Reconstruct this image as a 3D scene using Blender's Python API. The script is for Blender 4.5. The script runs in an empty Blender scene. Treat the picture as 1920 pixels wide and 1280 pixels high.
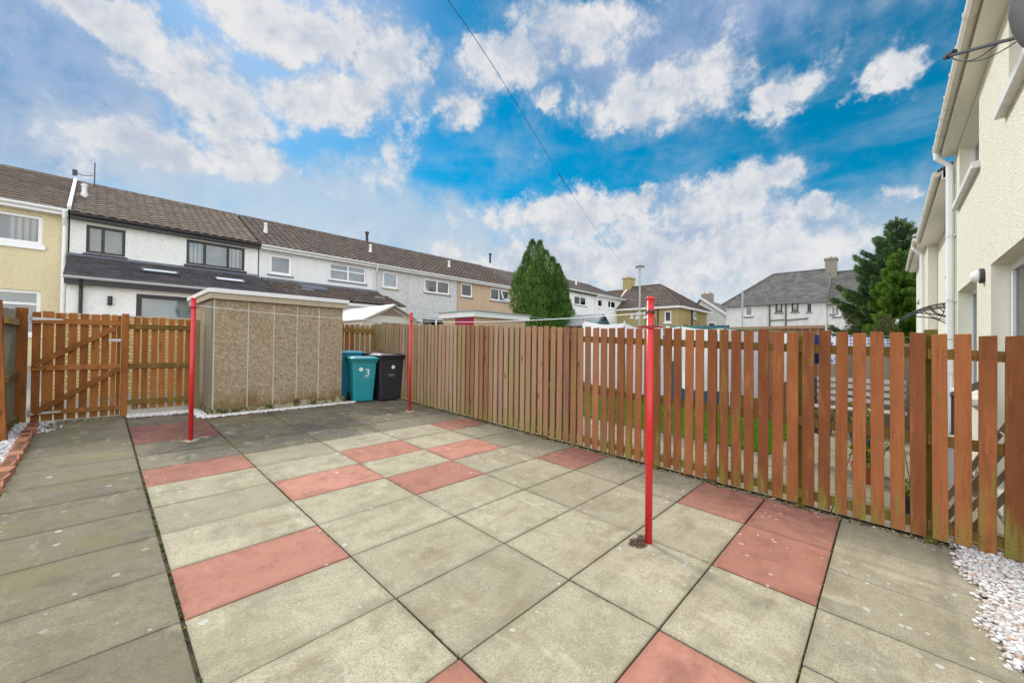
import bpy, bmesh, math, random
from mathutils import Vector, Matrix
rng = random.Random(11)
SC = bpy.context.scene
R = math.radians

# ---------------------------------------------------------------- camera
EYE = 1.585
cam_d = bpy.data.cameras.new('camera')
cam_d.sensor_width = 36.0
cam_d.lens = 13.869
cam_d.clip_start = 0.05
cam_d.clip_end = 2000.0
cam = bpy.data.objects.new('camera', cam_d)
SC.collection.objects.link(cam)
_r = Vector((0.68881959, -0.72482944, 0.01224145))
_u = Vector((-0.01660252, 0.0011087, 0.99986155))
_f = Vector((0.72474266, 0.68892747, 0.0112703))
cam.matrix_world = Matrix(((_r.x, _u.x, -_f.x, 0.0), (_r.y, _u.y, -_f.y, 0.0), (_r.z, _u.z, -_f.z, EYE), (0, 0, 0, 1)))
SC.camera = cam

# ---------------------------------------------------------------- light, exposure
SC.view_settings.view_transform = 'Standard'
SC.view_settings.look = 'None'
SC.view_settings.exposure = 0.62
SC.view_settings.gamma = 1.0
SUN_AZ, SUN_EL = 13.0, 40.0          # azimuth from +Y towards +X
sd = bpy.data.lights.new('sun', 'SUN')
sd.energy = 2.0
sd.angle = R(11.0)
sd.color = (1.0, 0.95, 0.86)
sun = bpy.data.objects.new('sun', sd)
SC.collection.objects.link(sun)
_to = Vector((math.sin(R(SUN_AZ)) * math.cos(R(SUN_EL)), math.cos(R(SUN_AZ)) * math.cos(R(SUN_EL)), math.sin(R(SUN_EL))))
sun.rotation_euler = _to.to_track_quat('Z', 'Y').to_euler()
sun.location = (0, 0, 30)

world = bpy.data.worlds.new('World')
SC.world = world
world.use_nodes = True
WT = world.node_tree
WT.nodes.clear()


class Nodes:
    """small helper for writing node trees"""
    def __init__(s, tree):
        s.t = tree

    def n(s, kind, **kw):
        nd = s.t.nodes.new(kind)
        for k, v in kw.items():
            setattr(nd, k, v)
        return nd

    def put(s, sock, v):
        if isinstance(v, bpy.types.NodeSocket):
            s.t.links.new(v, sock)
        elif v is not None:
            sock.default_value = v

    def math(s, op, a, b=0.0, c=None, clamp=False):
        nd = s.n('ShaderNodeMath', operation=op, use_clamp=clamp)
        s.put(nd.inputs[0], a)
        s.put(nd.inputs[1], b)
        if c is not None:
            s.put(nd.inputs[2], c)
        return nd.outputs[0]

    def vmath(s, op, a, b=None):
        nd = s.n('ShaderNodeVectorMath', operation=op)
        s.put(nd.inputs[0], a)
        if b is not None:
            s.put(nd.inputs[1], b)
        return nd.outputs[1] if op in ('LENGTH', 'DOT_PRODUCT', 'DISTANCE') else nd.outputs[0]

    def scale(s, v, k):
        nd = s.n('ShaderNodeVectorMath', operation='SCALE')
        s.put(nd.inputs[0], v)
        s.put(nd.inputs['Scale'], k)
        return nd.outputs[0]

    def mapr(s, v, a, b, c=0.0, d=1.0, smooth=True):
        nd = s.n('ShaderNodeMapRange', interpolation_type='SMOOTHSTEP' if smooth else 'LINEAR', clamp=True)
        s.put(nd.inputs[0], v)
        for i, x in enumerate((a, b, c, d)):
            s.put(nd.inputs[i + 1], x)
        return nd.outputs[0]

    def noise(s, vec, scale, detail=4.0, rough=0.55, distort=0.0, color=False):
        nd = s.n('ShaderNodeTexNoise')
        s.put(nd.inputs['Vector'], vec)
        s.put(nd.inputs['Scale'], scale)
        s.put(nd.inputs['Detail'], detail)
        s.put(nd.inputs['Roughness'], rough)
        s.put(nd.inputs['Distortion'], distort)
        return nd.outputs['Color' if color else 'Fac']

    def voronoi(s, vec, scale, out='Distance', feature='F1', rand=1.0):
        nd = s.n('ShaderNodeTexVoronoi', feature=feature)
        s.put(nd.inputs['Vector'], vec)
        s.put(nd.inputs['Scale'], scale)
        s.put(nd.inputs['Randomness'], rand)
        return nd.outputs[out]

    def mix(s, f, a, b, blend='MIX'):
        nd = s.n('ShaderNodeMix', data_type='RGBA', blend_type=blend)
        s.put(nd.inputs[0], f)
        for i, v in ((6, a), (7, b)):
            if isinstance(v, tuple) and len(v) == 3:
                v = v + (1.0,)
            s.put(nd.inputs[i], v)
        return nd.outputs[2]

    def sep(s, v):
        nd = s.n('ShaderNodeSeparateXYZ')
        s.put(nd.inputs[0], v)
        return nd.outputs

    def comb(s, x, y, z):
        nd = s.n('ShaderNodeCombineXYZ')
        for i, v in enumerate((x, y, z)):
            s.put(nd.inputs[i], v)
        return nd.outputs[0]

    def attr(s, name):
        return s.n('ShaderNodeAttribute', attribute_name=name).outputs['Fac']


# ---- sky: daylight sky with broken cloud, all laid out by compass direction and elevation
w = Nodes(WT)
sky = w.n('ShaderNodeTexSky', sky_type='NISHITA', sun_disc=False)
sky.sun_elevation = R(SUN_EL)
sky.sun_rotation = R(SUN_AZ)
sky.altitude = 60.0
sky.air_density = 1.0
sky.dust_density = 0.3
sky.ozone_density = 2.5
geo = w.n('ShaderNodeTexCoord').outputs['Generated']
dn = w.vmath('NORMALIZE', geo)
dx, dy, dz = w.sep(dn)
az = w.math('ARCTAN2', dx, dy)
el = w.math('ARCSINE', dz)
ae = w.comb(az, el, 0.0)
warp = w.noise(dn, 5.0, 5.0, 0.6, 0.0, True)
warp = w.vmath('MULTIPLY', w.vmath('SUBTRACT', warp, (0.5, 0.5, 0.5)), (0.26, 0.17, 0.0))
warp2 = w.noise(dn, 17.0, 6.0, 0.65, 0.0, True)
warp = w.vmath('ADD', warp, w.vmath('MULTIPLY', w.vmath('SUBTRACT', warp2, (0.5, 0.5, 0.5)), (0.10, 0.07, 0.0)))
aew = w.vmath('ADD', ae, warp)


def blobs(lst):
    acc = None
    for a, e, ra, re in lst:
        d = w.vmath('SUBTRACT', aew, (R(a), R(e), 0.0))
        d = w.vmath('MULTIPLY', d, (1 / R(ra * 1.6), 1 / R(re * 1.6), 0.0))
        g = w.math('SUBTRACT', 1.0, w.vmath('LENGTH', d), clamp=True)
        acc = g if acc is None else w.math('SMOOTH_MAX', acc, g, 0.12)
    return acc


WHITE = [(-0.2, 29.7, 5.9, 1.8), (5.5, 28.6, 4.0, 2.7), (9.9, 26.3, 6.0, 4.5), (17.4, 35.3, 11.3, 2.7), (27.9, 34.7, 6.3, 4.8),
         (22.6, 28.7, 7.2, 2.5), (4.4, 19.5, 5.6, 1.8), (13.1, 21.2, 4.3, 1.7), (44.4, 35.2, 8.5, 2.6), (38.3, 31.3, 4.6, 2.5),
         (52.2, 31.6, 3.5, 1.2), (57.5, 39.3, 9.0, 3.3), (66.3, 30.6, 11.6, 3.3), (82.2, 26.8, 2.8, 1.8), (91.4, 27.6, 2.3, 1.7),
         (91.1, 26.2, 1.4, 0.8), (54.0, 18.2, 7.6, 3.1), (62.9, 18.8, 2.9, 1.7), (70.4, 16.1, 9.1, 4.6), (78.2, 18.4, 5.6, 3.6),
         (82.5, 19.9, 2.8, 2.0), (74.8, 11.7, 15.6, 4.3), (85.9, 15.7, 2.2, 1.4), (91.5, 15.8, 1.2, 0.9), (60.8, 11.2, 27.3, 3.0)]
GREY = [(-5.0, 21.7, 10.0, 7.0), (1.0, 23.5, 6.0, 4.0), (69.6, 36.6, 18.0, 4.6), (22.4, 34.6, 7.4, 2.2), (76.0, 14.0, 9.0, 3.2), (10.0, 25.6, 4.0, 2.4)]
PALE = [(17.4, 17.3, 22.0, 4.5), (33.5, 15.5, 20.0, 4.0), (5.0, 17.8, 9.0, 3.0)]
fp = blobs(PALE)
fw = blobs(WHITE)
fg = blobs(GREY)
n1 = w.noise(dn, 8.0, 12.0, 0.66)
n2 = w.noise(w.vmath('ADD', dn, (0.010, 0.022, 0.028)), 8.0, 12.0, 0.66)
nl = w.noise(w.vmath('ADD', dn, (3.1, 1.7, 0.4)), 9.0, 8.0, 0.6)
# open broken cloud added behind and overhead, out of view, as fill
dpl = w.vmath('DIVIDE', w.comb(dx, dy, 0.0), w.comb(w.math('ADD', dz, 0.25), w.math('ADD', dz, 0.25), 1.0))
nb = w.noise(dpl, 2.2, 8.0, 0.6)
behind = w.mapr(w.vmath('DOT_PRODUCT', dn, (-0.72, -0.69, 0.05)), -0.45, 0.25)
fb = w.math('MULTIPLY', behind, w.mapr(nb, 0.36, 0.62, 0.1, 0.75))
field = w.math('MAXIMUM', fw, fb)
dens = w.math('ADD', w.math('MULTIPLY', field, 1.05), w.math('MULTIPLY', w.math('SUBTRACT', n1, 0.5), 2.5))
mask = w.mapr(dens, 0.20, 0.68)
halo = w.math('MULTIPLY', w.mapr(w.math('ADD', w.math('MULTIPLY', field, 1.0), w.math('MULTIPLY', w.math('SUBTRACT', nl, 0.5), 1.0)), -0.02, 0.60), 0.55)
densg = w.math('ADD', w.math('MULTIPLY', fg, 1.2), w.math('MULTIPLY', w.math('SUBTRACT', n1, 0.5), 0.9))
maskg = w.mapr(densg, 0.08, 0.65, 0.0, 0.85)
# thin high veil
veil = w.noise(w.vmath('MULTIPLY', ae, (3.0, 11.0, 1.0)), 1.5, 6.0, 0.6)
veil = w.math('MULTIPLY', w.mapr(veil, 0.45, 0.78, 0.0, 0.34), w.mapr(el, R(36), R(16), 0.35, 1.0))
haze = w.mapr(w.math('ADD', el, w.math('MULTIPLY', w.math('SUBTRACT', n1, 0.5), 0.12)), R(19.0), R(7.0), 0.0, 0.90)
light = w.mapr(w.math('SUBTRACT', n1, n2), -0.16, 0.11)
thick = w.math('MULTIPLY', w.mapr(dens, 0.40, 1.1), w.mapr(nl, 0.40, 0.66))
sat = w.n('ShaderNodeHueSaturation')
sat.inputs['Hue'].default_value = 0.477
sat.inputs['Saturation'].default_value = 1.75
sat.inputs['Value'].default_value = 0.72
w.put(sat.inputs['Color'], sky.outputs[0])
base = sat.outputs[0]
CW = (5.3, 5.3, 5.35)
CL = (3.6, 3.95, 4.55)
cloud = w.mix(light, CL, CW)
cloud = w.mix(w.math('MULTIPLY', thick, 0.80), cloud, (2.9, 3.4, 4.3))
gcol = w.mix(light, (1.25, 2.15, 3.7), (2.3, 3.0, 4.4))
col = w.mix(veil, base, (2.9, 3.9, 4.8))
col = w.mix(maskg, col, gcol)
hz = w.mix(light, (3.5, 3.95, 4.6), (4.7, 4.9, 5.1))
col = w.mix(halo, col, w.mix(nl, (1.9, 2.7, 4.0), (3.5, 4.0, 4.8)))
pale = w.mapr(w.math('ADD', fp, w.math('MULTIPLY', w.math('SUBTRACT', nl, 0.5), 0.9)), 0.02, 0.65, 0.0, 0.75)
col = w.mix(pale, col, w.mix(n1, (2.6, 3.3, 4.1), (5.0, 5.2, 5.4)))
col = w.mix(haze, col, hz)
col = w.mix(mask, col, cloud)
lift = w.mapr(behind, 0.0, 1.0, 1.0, 3.7, smooth=False)  # unseen sky behind the view brightened and warmed as added fill light
col = w.mix(1.0, col, w.comb(w.math('POWER', lift, 1.08), lift, w.math('POWER', lift, 0.92)), 'MULTIPLY')
bg = w.n('ShaderNodeBackground')
w.put(bg.inputs['Color'], col)
bg.inputs['Strength'].default_value = 0.1
out = w.n('ShaderNodeOutputWorld')
WT.links.new(bg.outputs[0], out.inputs[0])
world.cycles.sampling_method = 'MANUAL'
world.cycles.sample_map_resolution = 512

# ---------------------------------------------------------------- geometry helpers
def gz(x, y):
    """height of the sloping ground"""
    yy = max(-3.0, min(y, 26.0))
    return 0.0019 * max(-5.0, min(x, 40.0)) + 0.0389 * yy


class Frame:
    """u along a face, n outwards from it, z up"""
    def __init__(s, o, ang):
        s.o = Vector(o)
        s.u = Vector((math.cos(ang), math.sin(ang), 0))
        s.n = Vector((math.sin(ang), -math.cos(ang), 0))

    def P(s, u, n, z):
        return s.o + s.u * u + s.n * n + Vector((0, 0, z))


class MB:
    """collects faces and builds them as one mesh object"""
    def __init__(s):
        s.v, s.f, s.c, s.g, s.m = [], [], [], [], []

    def add(s, pts, faces, c=0.0, g=0.0, m=0):
        b = len(s.v)
        s.v.extend([tuple(p) for p in pts])
        for f in faces:
            s.f.append([b + i for i in f])
            s.c.append(c)
            s.g.append(g)
            s.m.append(m)

    def quad(s, a, b, c_, d, c=0.0, g=0.0, m=0):
        s.add([a, b, c_, d], [(0, 1, 2, 3)], c, g, m)

    def hexa(s, p, c=0.0, g=0.0, m=0):
        s.add(p, [(0, 3, 2, 1), (4, 5, 6, 7), (0, 1, 5, 4), (1, 2, 6, 5), (2, 3, 7, 6), (3, 0, 4, 7)], c, g, m)

    def box(s, x0, x1, y0, y1, z0, z1, c=0.0, g=0.0, m=0):
        s.hexa([(x0, y0, z0), (x1, y0, z0), (x1, y1, z0), (x0, y1, z0), (x0, y0, z1), (x1, y0, z1), (x1, y1, z1), (x0, y1, z1)], c, g, m)

    def fbox(s, F, u0, u1, n0, n1, z0, z1, c=0.0, g=0.0, m=0):
        s.hexa([F.P(*q) for q in ((u0, n0, z0), (u1, n0, z0), (u1, n1, z0), (u0, n1, z0), (u0, n0, z1), (u1, n0, z1), (u1, n1, z1), (u0, n1, z1))], c, g, m)

    def beam(s, p, q, a, b, up=(0, 0, 1), c=0.0, g=0.0, m=0):
        p, q = Vector(p), Vector(q)
        d = (q - p).normalized()
        sx = d.cross(Vector(up))
        if sx.length < 1e-4:
            sx = d.cross(Vector((1, 0, 0)))
        sx.normalize()
        sy = sx.cross(d)
        sx *= a / 2
        sy *= b / 2
        s.hexa([p - sx - sy, p + sx - sy, p + sx + sy, p - sx + sy, q - sx - sy, q + sx - sy, q + sx + sy, q - sx + sy], c, g, m)

    def tube(s, pts, r, n=8, c=0.0, g=0.0, m=0, cap=True):
        pts = [Vector(p) for p in pts]
        rr = r if isinstance(r, (list, tuple)) else [r] * len(pts)
        ring = []
        b = len(s.v)
        prev = None
        for i, p in enumerate(pts):
            d = (pts[min(i + 1, len(pts) - 1)] - pts[max(i - 1, 0)]).normalized()
            if prev is None:
                a = d.cross(Vector((0, 0, 1)))
                if a.length < 1e-3:
                    a = d.cross(Vector((1, 0, 0)))
            else:
                a = prev - d * prev.dot(d)
            a.normalize()
            prev = a
            e = d.cross(a)
            for k in range(n):
                t = 2 * math.pi * k / n
                s.v.append(tuple(p + (a * math.cos(t) + e * math.sin(t)) * rr[i]))
        fs = []
        for i in range(len(pts) - 1):
            for k in range(n):
                k2 = (k + 1) % n
                fs.append([b + i * n + k, b + i * n + k2, b + (i + 1) * n + k2, b + (i + 1) * n + k])
        if cap:
            fs.append([b + k for k in range(n)][::-1])
            fs.append([b + (len(pts) - 1) * n + k for k in range(n)])
        for f in fs:
            s.f.append(f)
            s.c.append(c)
            s.g.append(g)
            s.m.append(m)

    def loft(s, rings, c=0.0, g=0.0, m=0, cap=True):
        b = len(s.v)
        n = len(rings[0])
        for r in rings:
            s.v.extend([tuple(p) for p in r])
        fs = []
        for i in range(len(rings) - 1):
            for k in range(n):
                k2 = (k + 1) % n
                fs.append([b + i * n + k, b + i * n + k2, b + (i + 1) * n + k2, b + (i + 1) * n + k])
        if cap:
            fs.append([b + k for k in range(n)][::-1])
            fs.append([b + (len(rings) - 1) * n + k for k in range(n)])
        for f in fs:
            s.f.append(f)
            s.c.append(c)
            s.g.append(g)
            s.m.append(m)

    def lathe(s, prof, cx, cy, n=16, c=0.0, g=0.0, m=0):
        s.loft([[(cx + r * math.cos(2 * math.pi * k / n), cy + r * math.sin(2 * math.pi * k / n), z) for k in range(n)] for r, z in prof], c, g, m)

    def build(s, name, mats, parent=None, smooth=False, bevel=0.0, origin=None, recalc=True):
        me = bpy.data.meshes.new(name)
        o = bpy.data.objects.new(name, me)
        SC.collection.objects.link(o)
        off = Vector((0, 0, 0))
        if parent is not None:
            q = parent
            while q is not None:
                off = off + q.location
                q = q.parent
            o.parent = parent
        elif origin is not None:
            off = Vector(origin)
            o.location = off
        me.from_pydata([(v[0] - off.x, v[1] - off.y, v[2] - off.z) for v in s.v], [], s.f)
        a = me.attributes.new('rnd', 'FLOAT', 'FACE')
        a.data.foreach_set('value', s.c)
        a = me.attributes.new('age', 'FLOAT', 'FACE')
        a.data.foreach_set('value', s.g)
        if not isinstance(mats, (list, tuple)):
            mats = [mats]
        for m in mats:
            me.materials.append(m)
        me.polygons.foreach_set('material_index', s.m)
        if smooth:
            me.polygons.foreach_set('use_smooth', [True] * len(s.f))
        if recalc:
            bm = bmesh.new()
            bm.from_mesh(me)
            bmesh.ops.recalc_face_normals(bm, faces=bm.faces)
            bm.to_mesh(me)
            bm.free()
        me.update()
        if bevel > 0:
            md = o.modifiers.new('bevel', 'BEVEL')
            md.width = bevel
            md.segments = 1
            md.limit_method = 'ANGLE'
        return o


def thing(name, label, cat, loc, group=None):
    o = bpy.data.objects.new(name, None)
    o.empty_display_size = 0.1
    SC.collection.objects.link(o)
    o.location = loc
    return tag(o, label, cat, group)


def tag(o, label, cat, group=None):
    o['label'] = label
    o['category'] = cat
    if group:
        o['group'] = group
    return o


def setting(o, kind='structure'):
    o['kind'] = kind
    return o


# ---------------------------------------------------------------- materials
class Mat(Nodes):
    def __init__(s, name):
        s.mat = bpy.data.materials.new(name)
        s.mat.use_nodes = True
        super().__init__(s.mat.node_tree)
        s.b = s.t.nodes['Principled BSDF']
        s.pos = s.n('ShaderNodeNewGeometry').outputs['Position']

    def done(s, col, rough=0.8, height=None, strength=0.4, dist=0.01, spec=0.3, metal=0.0):
        if isinstance(col, tuple) and len(col) == 3:
            col = col + (1.0,)
        s.put(s.b.inputs['Base Color'], col)
        s.put(s.b.inputs['Roughness'], rough)
        s.b.inputs['Specular IOR Level'].default_value = spec
        s.b.inputs['Metallic'].default_value = metal
        if height is not None:
            bp = s.n('ShaderNodeBump')
            bp.inputs['Strength'].default_value = strength
            bp.inputs['Distance'].default_value = dist
            s.put(bp.inputs['Height'], height)
            s.t.links.new(bp.outputs[0], s.b.inputs['Normal'])
        return s.mat


def plain(name, col, rough=0.6, spec=0.3, metal=0.0, var=0.12, scale=6.0, grime=0.0):
    m = Mat(name)
    n = m.noise(m.pos, scale, 5.0, 0.6)
    lo = tuple(c * (1 - var) for c in col)
    hi = tuple(min(1.0, c * (1 + var)) for c in col)
    c = m.mix(n, lo, hi)
    if grime:
        g = m.noise(m.vmath('MULTIPLY', m.pos, (9.0, 9.0, 1.6)), 1.0, 6.0, 0.7)
        c = m.mix(m.mapr(g, 0.5, 0.8, 0.0, grime), c, tuple(x * 0.35 for x in col))
    return m.done(c, rough, spec=spec, metal=metal)


def roughcast(name, c1, c2, scale=55.0, stain=0.25, staincol=(0.25, 0.22, 0.18), speck=0.35):
    """harled render: coarse bumpy grains with streaky weathering"""
    m = Mat(name)
    big = m.noise(m.pos, 0.7, 5.0, 0.6)
    v = m.voronoi(m.pos, scale)
    gr = m.noise(m.pos, scale * 0.8, 3.0, 0.7)
    c = m.mix(big, c1, c2)
    mt = m.noise(m.pos, scale * 0.33, 4.0, 0.75)
    c = m.mix(m.mapr(mt, 0.46, 0.66, 0.0, speck * 0.8), c, tuple(x * 0.62 for x in c1))
    c = m.mix(m.mapr(gr, 0.52, 0.70, 0.0, speck), c, tuple(x * 0.45 for x in c1))
    st = m.noise(m.vmath('MULTIPLY', m.pos, (3.0, 3.0, 0.35)), 1.0, 6.0, 0.65)
    c = m.mix(m.mapr(st, 0.48, 0.78, 0.0, stain), c, staincol)
    return m.done(c, 0.95, m.math('ADD', v, gr), 0.6, 0.02, spec=0.1)


def paver(name, c1, c2, red=False):
    m = Mat(name)
    rn = m.attr('rnd')
    ag = m.attr('age')
    big = m.noise(m.pos, 1.6, 6.0, 0.65)
    mid = m.noise(m.pos, 9.0, 5.0, 0.65)
    fine = m.noise(m.pos, 130.0, 3.0, 0.75)
    fine2 = m.noise(m.pos, 55.0, 4.0, 0.7)
    c = m.mix(m.mapr(big, 0.3, 0.7), c1, c2)
    c = m.mix(m.math('MULTIPLY', rn, 0.75), c, tuple(x * 0.68 for x in c1))
    c = m.mix(m.mapr(mid, 0.45, 0.75, 0.0, 0.35), c, tuple(x * 0.62 for x in c1))
    # exposed grit
    k = 0.25 if red else 1.0
    grit = m.noise(m.pos, 75.0, 4.0, 0.8)
    c = m.mix(m.mapr(fine, 0.50, 0.62, 0.0, 0.70 * k), c, tuple(x * 0.40 for x in c1))
    c = m.mix(m.mapr(grit, 0.50, 0.64, 0.0, 0.55 * k), c, tuple(x * 0.50 for x in c1))
    c = m.mix(m.mapr(fine2, 0.56, 0.70, 0.0, 0.38 * k), c, tuple(min(1, x * 1.3) for x in c2))
    blot = m.noise(m.vmath('ADD', m.pos, (3.0, 11.0, 0.0)), 4.5, 7.0, 0.72)
    c = m.mix(m.mapr(blot, 0.47, 0.66, 0.0, 0.55), c, tuple(x * 0.50 for x in c1))
    ex, ey, _ez = m.sep(m.pos)
    wob = m.math('MULTIPLY', m.math('SUBTRACT', m.noise(m.pos, 6.0, 6.0, 0.7), 0.5), 0.16)
    fy = m.math('PINGPONG', m.math('SUBTRACT', ey, 0.308), 0.30)
    fx = m.math('PINGPONG', m.math('SUBTRACT', ex, 0.343), 0.4527)
    edge = m.math('ADD', m.math('MINIMUM', fx, fy), wob)
    c = m.mix(m.mapr(edge, 0.060, -0.01, 0.0, 0.38), c, tuple(x * 0.42 for x in c1))
    # damp, algae-darkened slabs, with shed and fence shade painted in
    damp_shade = m.math('MULTIPLY', ag, m.mapr(m.math('ADD', m.math('MULTIPLY', big, 0.6), m.math('MULTIPLY', mid, 0.4)), 0.30, 0.58, 0.55, 1.0))
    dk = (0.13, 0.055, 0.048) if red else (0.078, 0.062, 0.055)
    c = m.mix(m.math('MULTIPLY', damp_shade, 0.93), c, dk)
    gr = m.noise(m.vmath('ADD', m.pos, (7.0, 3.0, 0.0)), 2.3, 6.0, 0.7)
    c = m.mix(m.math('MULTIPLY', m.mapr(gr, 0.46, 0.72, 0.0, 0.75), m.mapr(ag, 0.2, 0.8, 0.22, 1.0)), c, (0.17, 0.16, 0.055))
    # lichen spots
    vd = m.voronoi(m.vmath('ADD', m.pos, m.scale(m.noise(m.pos, 40.0, 2.0, 0.5, 0.0, True), 0.02)), 7.0)
    vr = m.sep(m.voronoi(m.pos, 7.0, 'Color'))[0]
    sp = m.math('MULTIPLY', m.math('LESS_THAN', vd, m.math('MULTIPLY', vr, 0.16)), m.mapr(m.noise(m.pos, 1.1, 3.0), 0.42, 0.6))
    c = m.mix(m.math('MULTIPLY', sp, 0.55), c, (0.62, 0.60, 0.55))
    vd2 = m.voronoi(m.vmath('ADD', m.pos, m.scale(m.noise(m.pos, 70.0, 2.0, 0.5, 0.0, True), 0.012)), 19.0)
    vr2 = m.sep(m.voronoi(m.pos, 19.0, 'Color'))[1]
    far = m.mapr(m.math('ADD', ex, m.math('MULTIPLY', m.noise(m.pos, 0.9, 4.0), 2.4)), 2.9, 4.3)
    sp2 = m.math('MULTIPLY', m.math('LESS_THAN', vd2, m.math('MULTIPLY', m.math('POWER', vr2, 3.0), 0.26)), m.math('MULTIPLY', far, m.mapr(m.noise(m.pos, 2.2, 3.0), 0.40, 0.58)))
    c = m.mix(m.math('MULTIPLY', sp2, 0.75), c, (0.66, 0.63, 0.57))
    # brown run-off stains
    sb = m.noise(m.vmath('ADD', m.vmath('MULTIPLY', m.pos, (1.0, 2.6, 1.0)), (5.0, 2.0, 0.0)), 1.7, 7.0, 0.7)
    c = m.mix(m.mapr(sb, 0.50, 0.70, 0.0, 0.60), c, (0.22, 0.175, 0.11) if not red else (0.27, 0.12, 0.085))
    pale = m.noise(m.vmath('ADD', m.vmath('MULTIPLY', m.pos, (2.4, 1.0, 1.0)), (1.0, 8.0, 0.0)), 2.1, 6.0, 0.7)
    c = m.mix(m.mapr(pale, 0.55, 0.72, 0.0, 0.35), c, tuple(min(1, x * 1.22) for x in c2))
    h = m.math('ADD', m.math('MULTIPLY', fine, 0.6), fine2)
    return m.done(c, 0.88, h, 0.35, 0.006, spec=0.2)


def timber(name, c1, c2, green=0.5, axis='z', old=(0.26, 0.22, 0.17)):
    """stained boards: 'rnd' shifts each board, 'age' 0..1 greys it, green algae in streaks"""
    m = Mat(name)
    rn = m.attr('rnd')
    ag = m.attr('age')
    sc = {'z': (28.0, 28.0, 1.3), 'x': (1.3, 28.0, 28.0), 'y': (28.0, 1.3, 28.0)}[axis]
    p = m.vmath('ADD', m.vmath('MULTIPLY', m.pos, sc), m.comb(m.math('MULTIPLY', rn, 37.0), m.math('MULTIPLY', rn, 17.0), 0.0))
    grain = m.noise(p, 1.0, 6.0, 0.65, 0.6)
    fineg = m.noise(m.vmath('MULTIPLY', p, (4.0, 4.0, 2.0)), 1.0, 4.0, 0.7)
    c = m.mix(grain, c1, c2)
    c = m.mix(m.math('MULTIPLY', m.math('SUBTRACT', rn, 0.3, clamp=True), 0.75), c, tuple(x * 0.55 for x in c1))
    c = m.mix(m.math('MULTIPLY', m.math('SUBTRACT', 0.35, rn, clamp=True), 1.1), c, tuple(min(1, x * 1.35) for x in c2))
    c = m.mix(m.mapr(fineg, 0.52, 0.72, 0.0, 0.55), c, tuple(x * 0.45 for x in c1))
    pt = m.noise(m.vmath('ADD', m.vmath('MULTIPLY', m.pos, (6.0, 6.0, 1.5)), m.comb(m.math('MULTIPLY', rn, 53.0), 0.0, 0.0)), 1.0, 5.0, 0.65)
    c = m.mix(m.mapr(pt, 0.48, 0.74, 0.0, 0.55), c, tuple(x * 0.50 for x in c1))
    c = m.mix(m.mapr(pt, 0.46, 0.26, 0.0, 0.45), c, tuple(min(1, x * 1.5) for x in c2))
    c = m.mix(m.math('MULTIPLY', ag, m.mapr(grain, 0.3, 0.6, 0.55, 1.0)), c, m.mix(m.mapr(m.math('FRACT', m.math('MULTIPLY', rn, 7.3)), 0.35, 0.75), old, (old[0] * 0.80, old[1] * 0.98, old[2] * 0.70)))
    # knots
    kv = m.voronoi(m.vmath('ADD', m.vmath('MULTIPLY', m.pos, (5.0, 5.0, 1.7)), m.comb(m.math('MULTIPLY', rn, 9.0), 0.0, m.math('MULTIPLY', rn, 31.0))), 1.0)
    c = m.mix(m.mapr(kv, 0.05, 0.12, 0.65, 0.0), c, tuple(x * 0.3 for x in c1))
    # algae: streaky, heaviest towards the wet foot of each board
    g1 = m.noise(m.vmath('ADD', m.vmath('MULTIPLY', m.pos, (14.0, 14.0, 1.3)), m.comb(0.0, 0.0, m.math('MULTIPLY', rn, 11.0))), 1.0, 7.0, 0.72)
    x_, y_, z_ = m.sep(m.pos)
    hh = m.math('SUBTRACT', z_, m.math('MULTIPLY', y_, 0.0389))
    foot = m.mapr(hh, 0.55, 0.0, 0.0, 0.13)
    gm = m.mapr(m.math('ADD', m.math('ADD', g1, foot), m.math('MULTIPLY', ag, 0.04)), 0.55, 0.76, 0.0, green)
    c = m.mix(gm, c, (0.20, 0.19, 0.04))
    h = m.math('ADD', grain, m.math('MULTIPLY', fineg, 0.5))
    return m.done(c, 0.82, h, 0.35, 0.006, spec=0.2)


def tilemat(name, c1, c2, moss=0.3):
    m = Mat(name)
    rn = m.attr('rnd')
    n = m.noise(m.pos, 2.0, 6.0, 0.65)
    f = m.noise(m.pos, 22.0, 5.0, 0.7)
    c = m.mix(m.mapr(n, 0.3, 0.7), c1, c2)
    c = m.mix(m.math('MULTIPLY', rn, 0.5), c, tuple(x * 0.5 for x in c1))
    c = m.mix(m.mapr(f, 0.5, 0.72, 0.0, 0.5), c, tuple(min(1, x * 1.7) for x in c2))
    g = m.noise(m.pos, 5.0, 6.0, 0.7)
    c = m.mix(m.mapr(g, 0.55, 0.75, 0.0, moss), c, (0.13, 0.13, 0.06))
    g2 = m.noise(m.vmath('ADD', m.pos, (9.0, 2.0, 4.0)), 9.0, 6.0, 0.75)
    c = m.mix(m.mapr(g2, 0.58, 0.70, 0.0, moss * 1.3), c, (0.30, 0.255, 0.15))
    return m.done(c, 0.9, f, 0.3, 0.01, spec=0.15)


def glassmat(name, tint=(0.03, 0.035, 0.04), clear=0.0):
    m = Mat(name)
    if clear:
        gl = m.n('ShaderNodeBsdfGlossy')
        gl.inputs['Roughness'].default_value = 0.03
        tr = m.n('ShaderNodeBsdfTransparent')
        tr.inputs['Color'].default_value = (0.86, 0.9, 0.9, 1)
        fr = m.n('ShaderNodeFresnel')
        fr.inputs['IOR'].default_value = 1.75
        mx = m.n('ShaderNodeMixShader')
        m.t.links.new(fr.outputs[0], mx.inputs[0])
        m.t.links.new(tr.outputs[0], mx.inputs[1])
        m.t.links.new(gl.outputs[0], mx.inputs[2])
        m.t.links.new(mx.outputs[0], m.t.nodes['Material Output'].inputs[0])
        return m.mat
    return m.done(tint, 0.05, spec=0.8)


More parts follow.
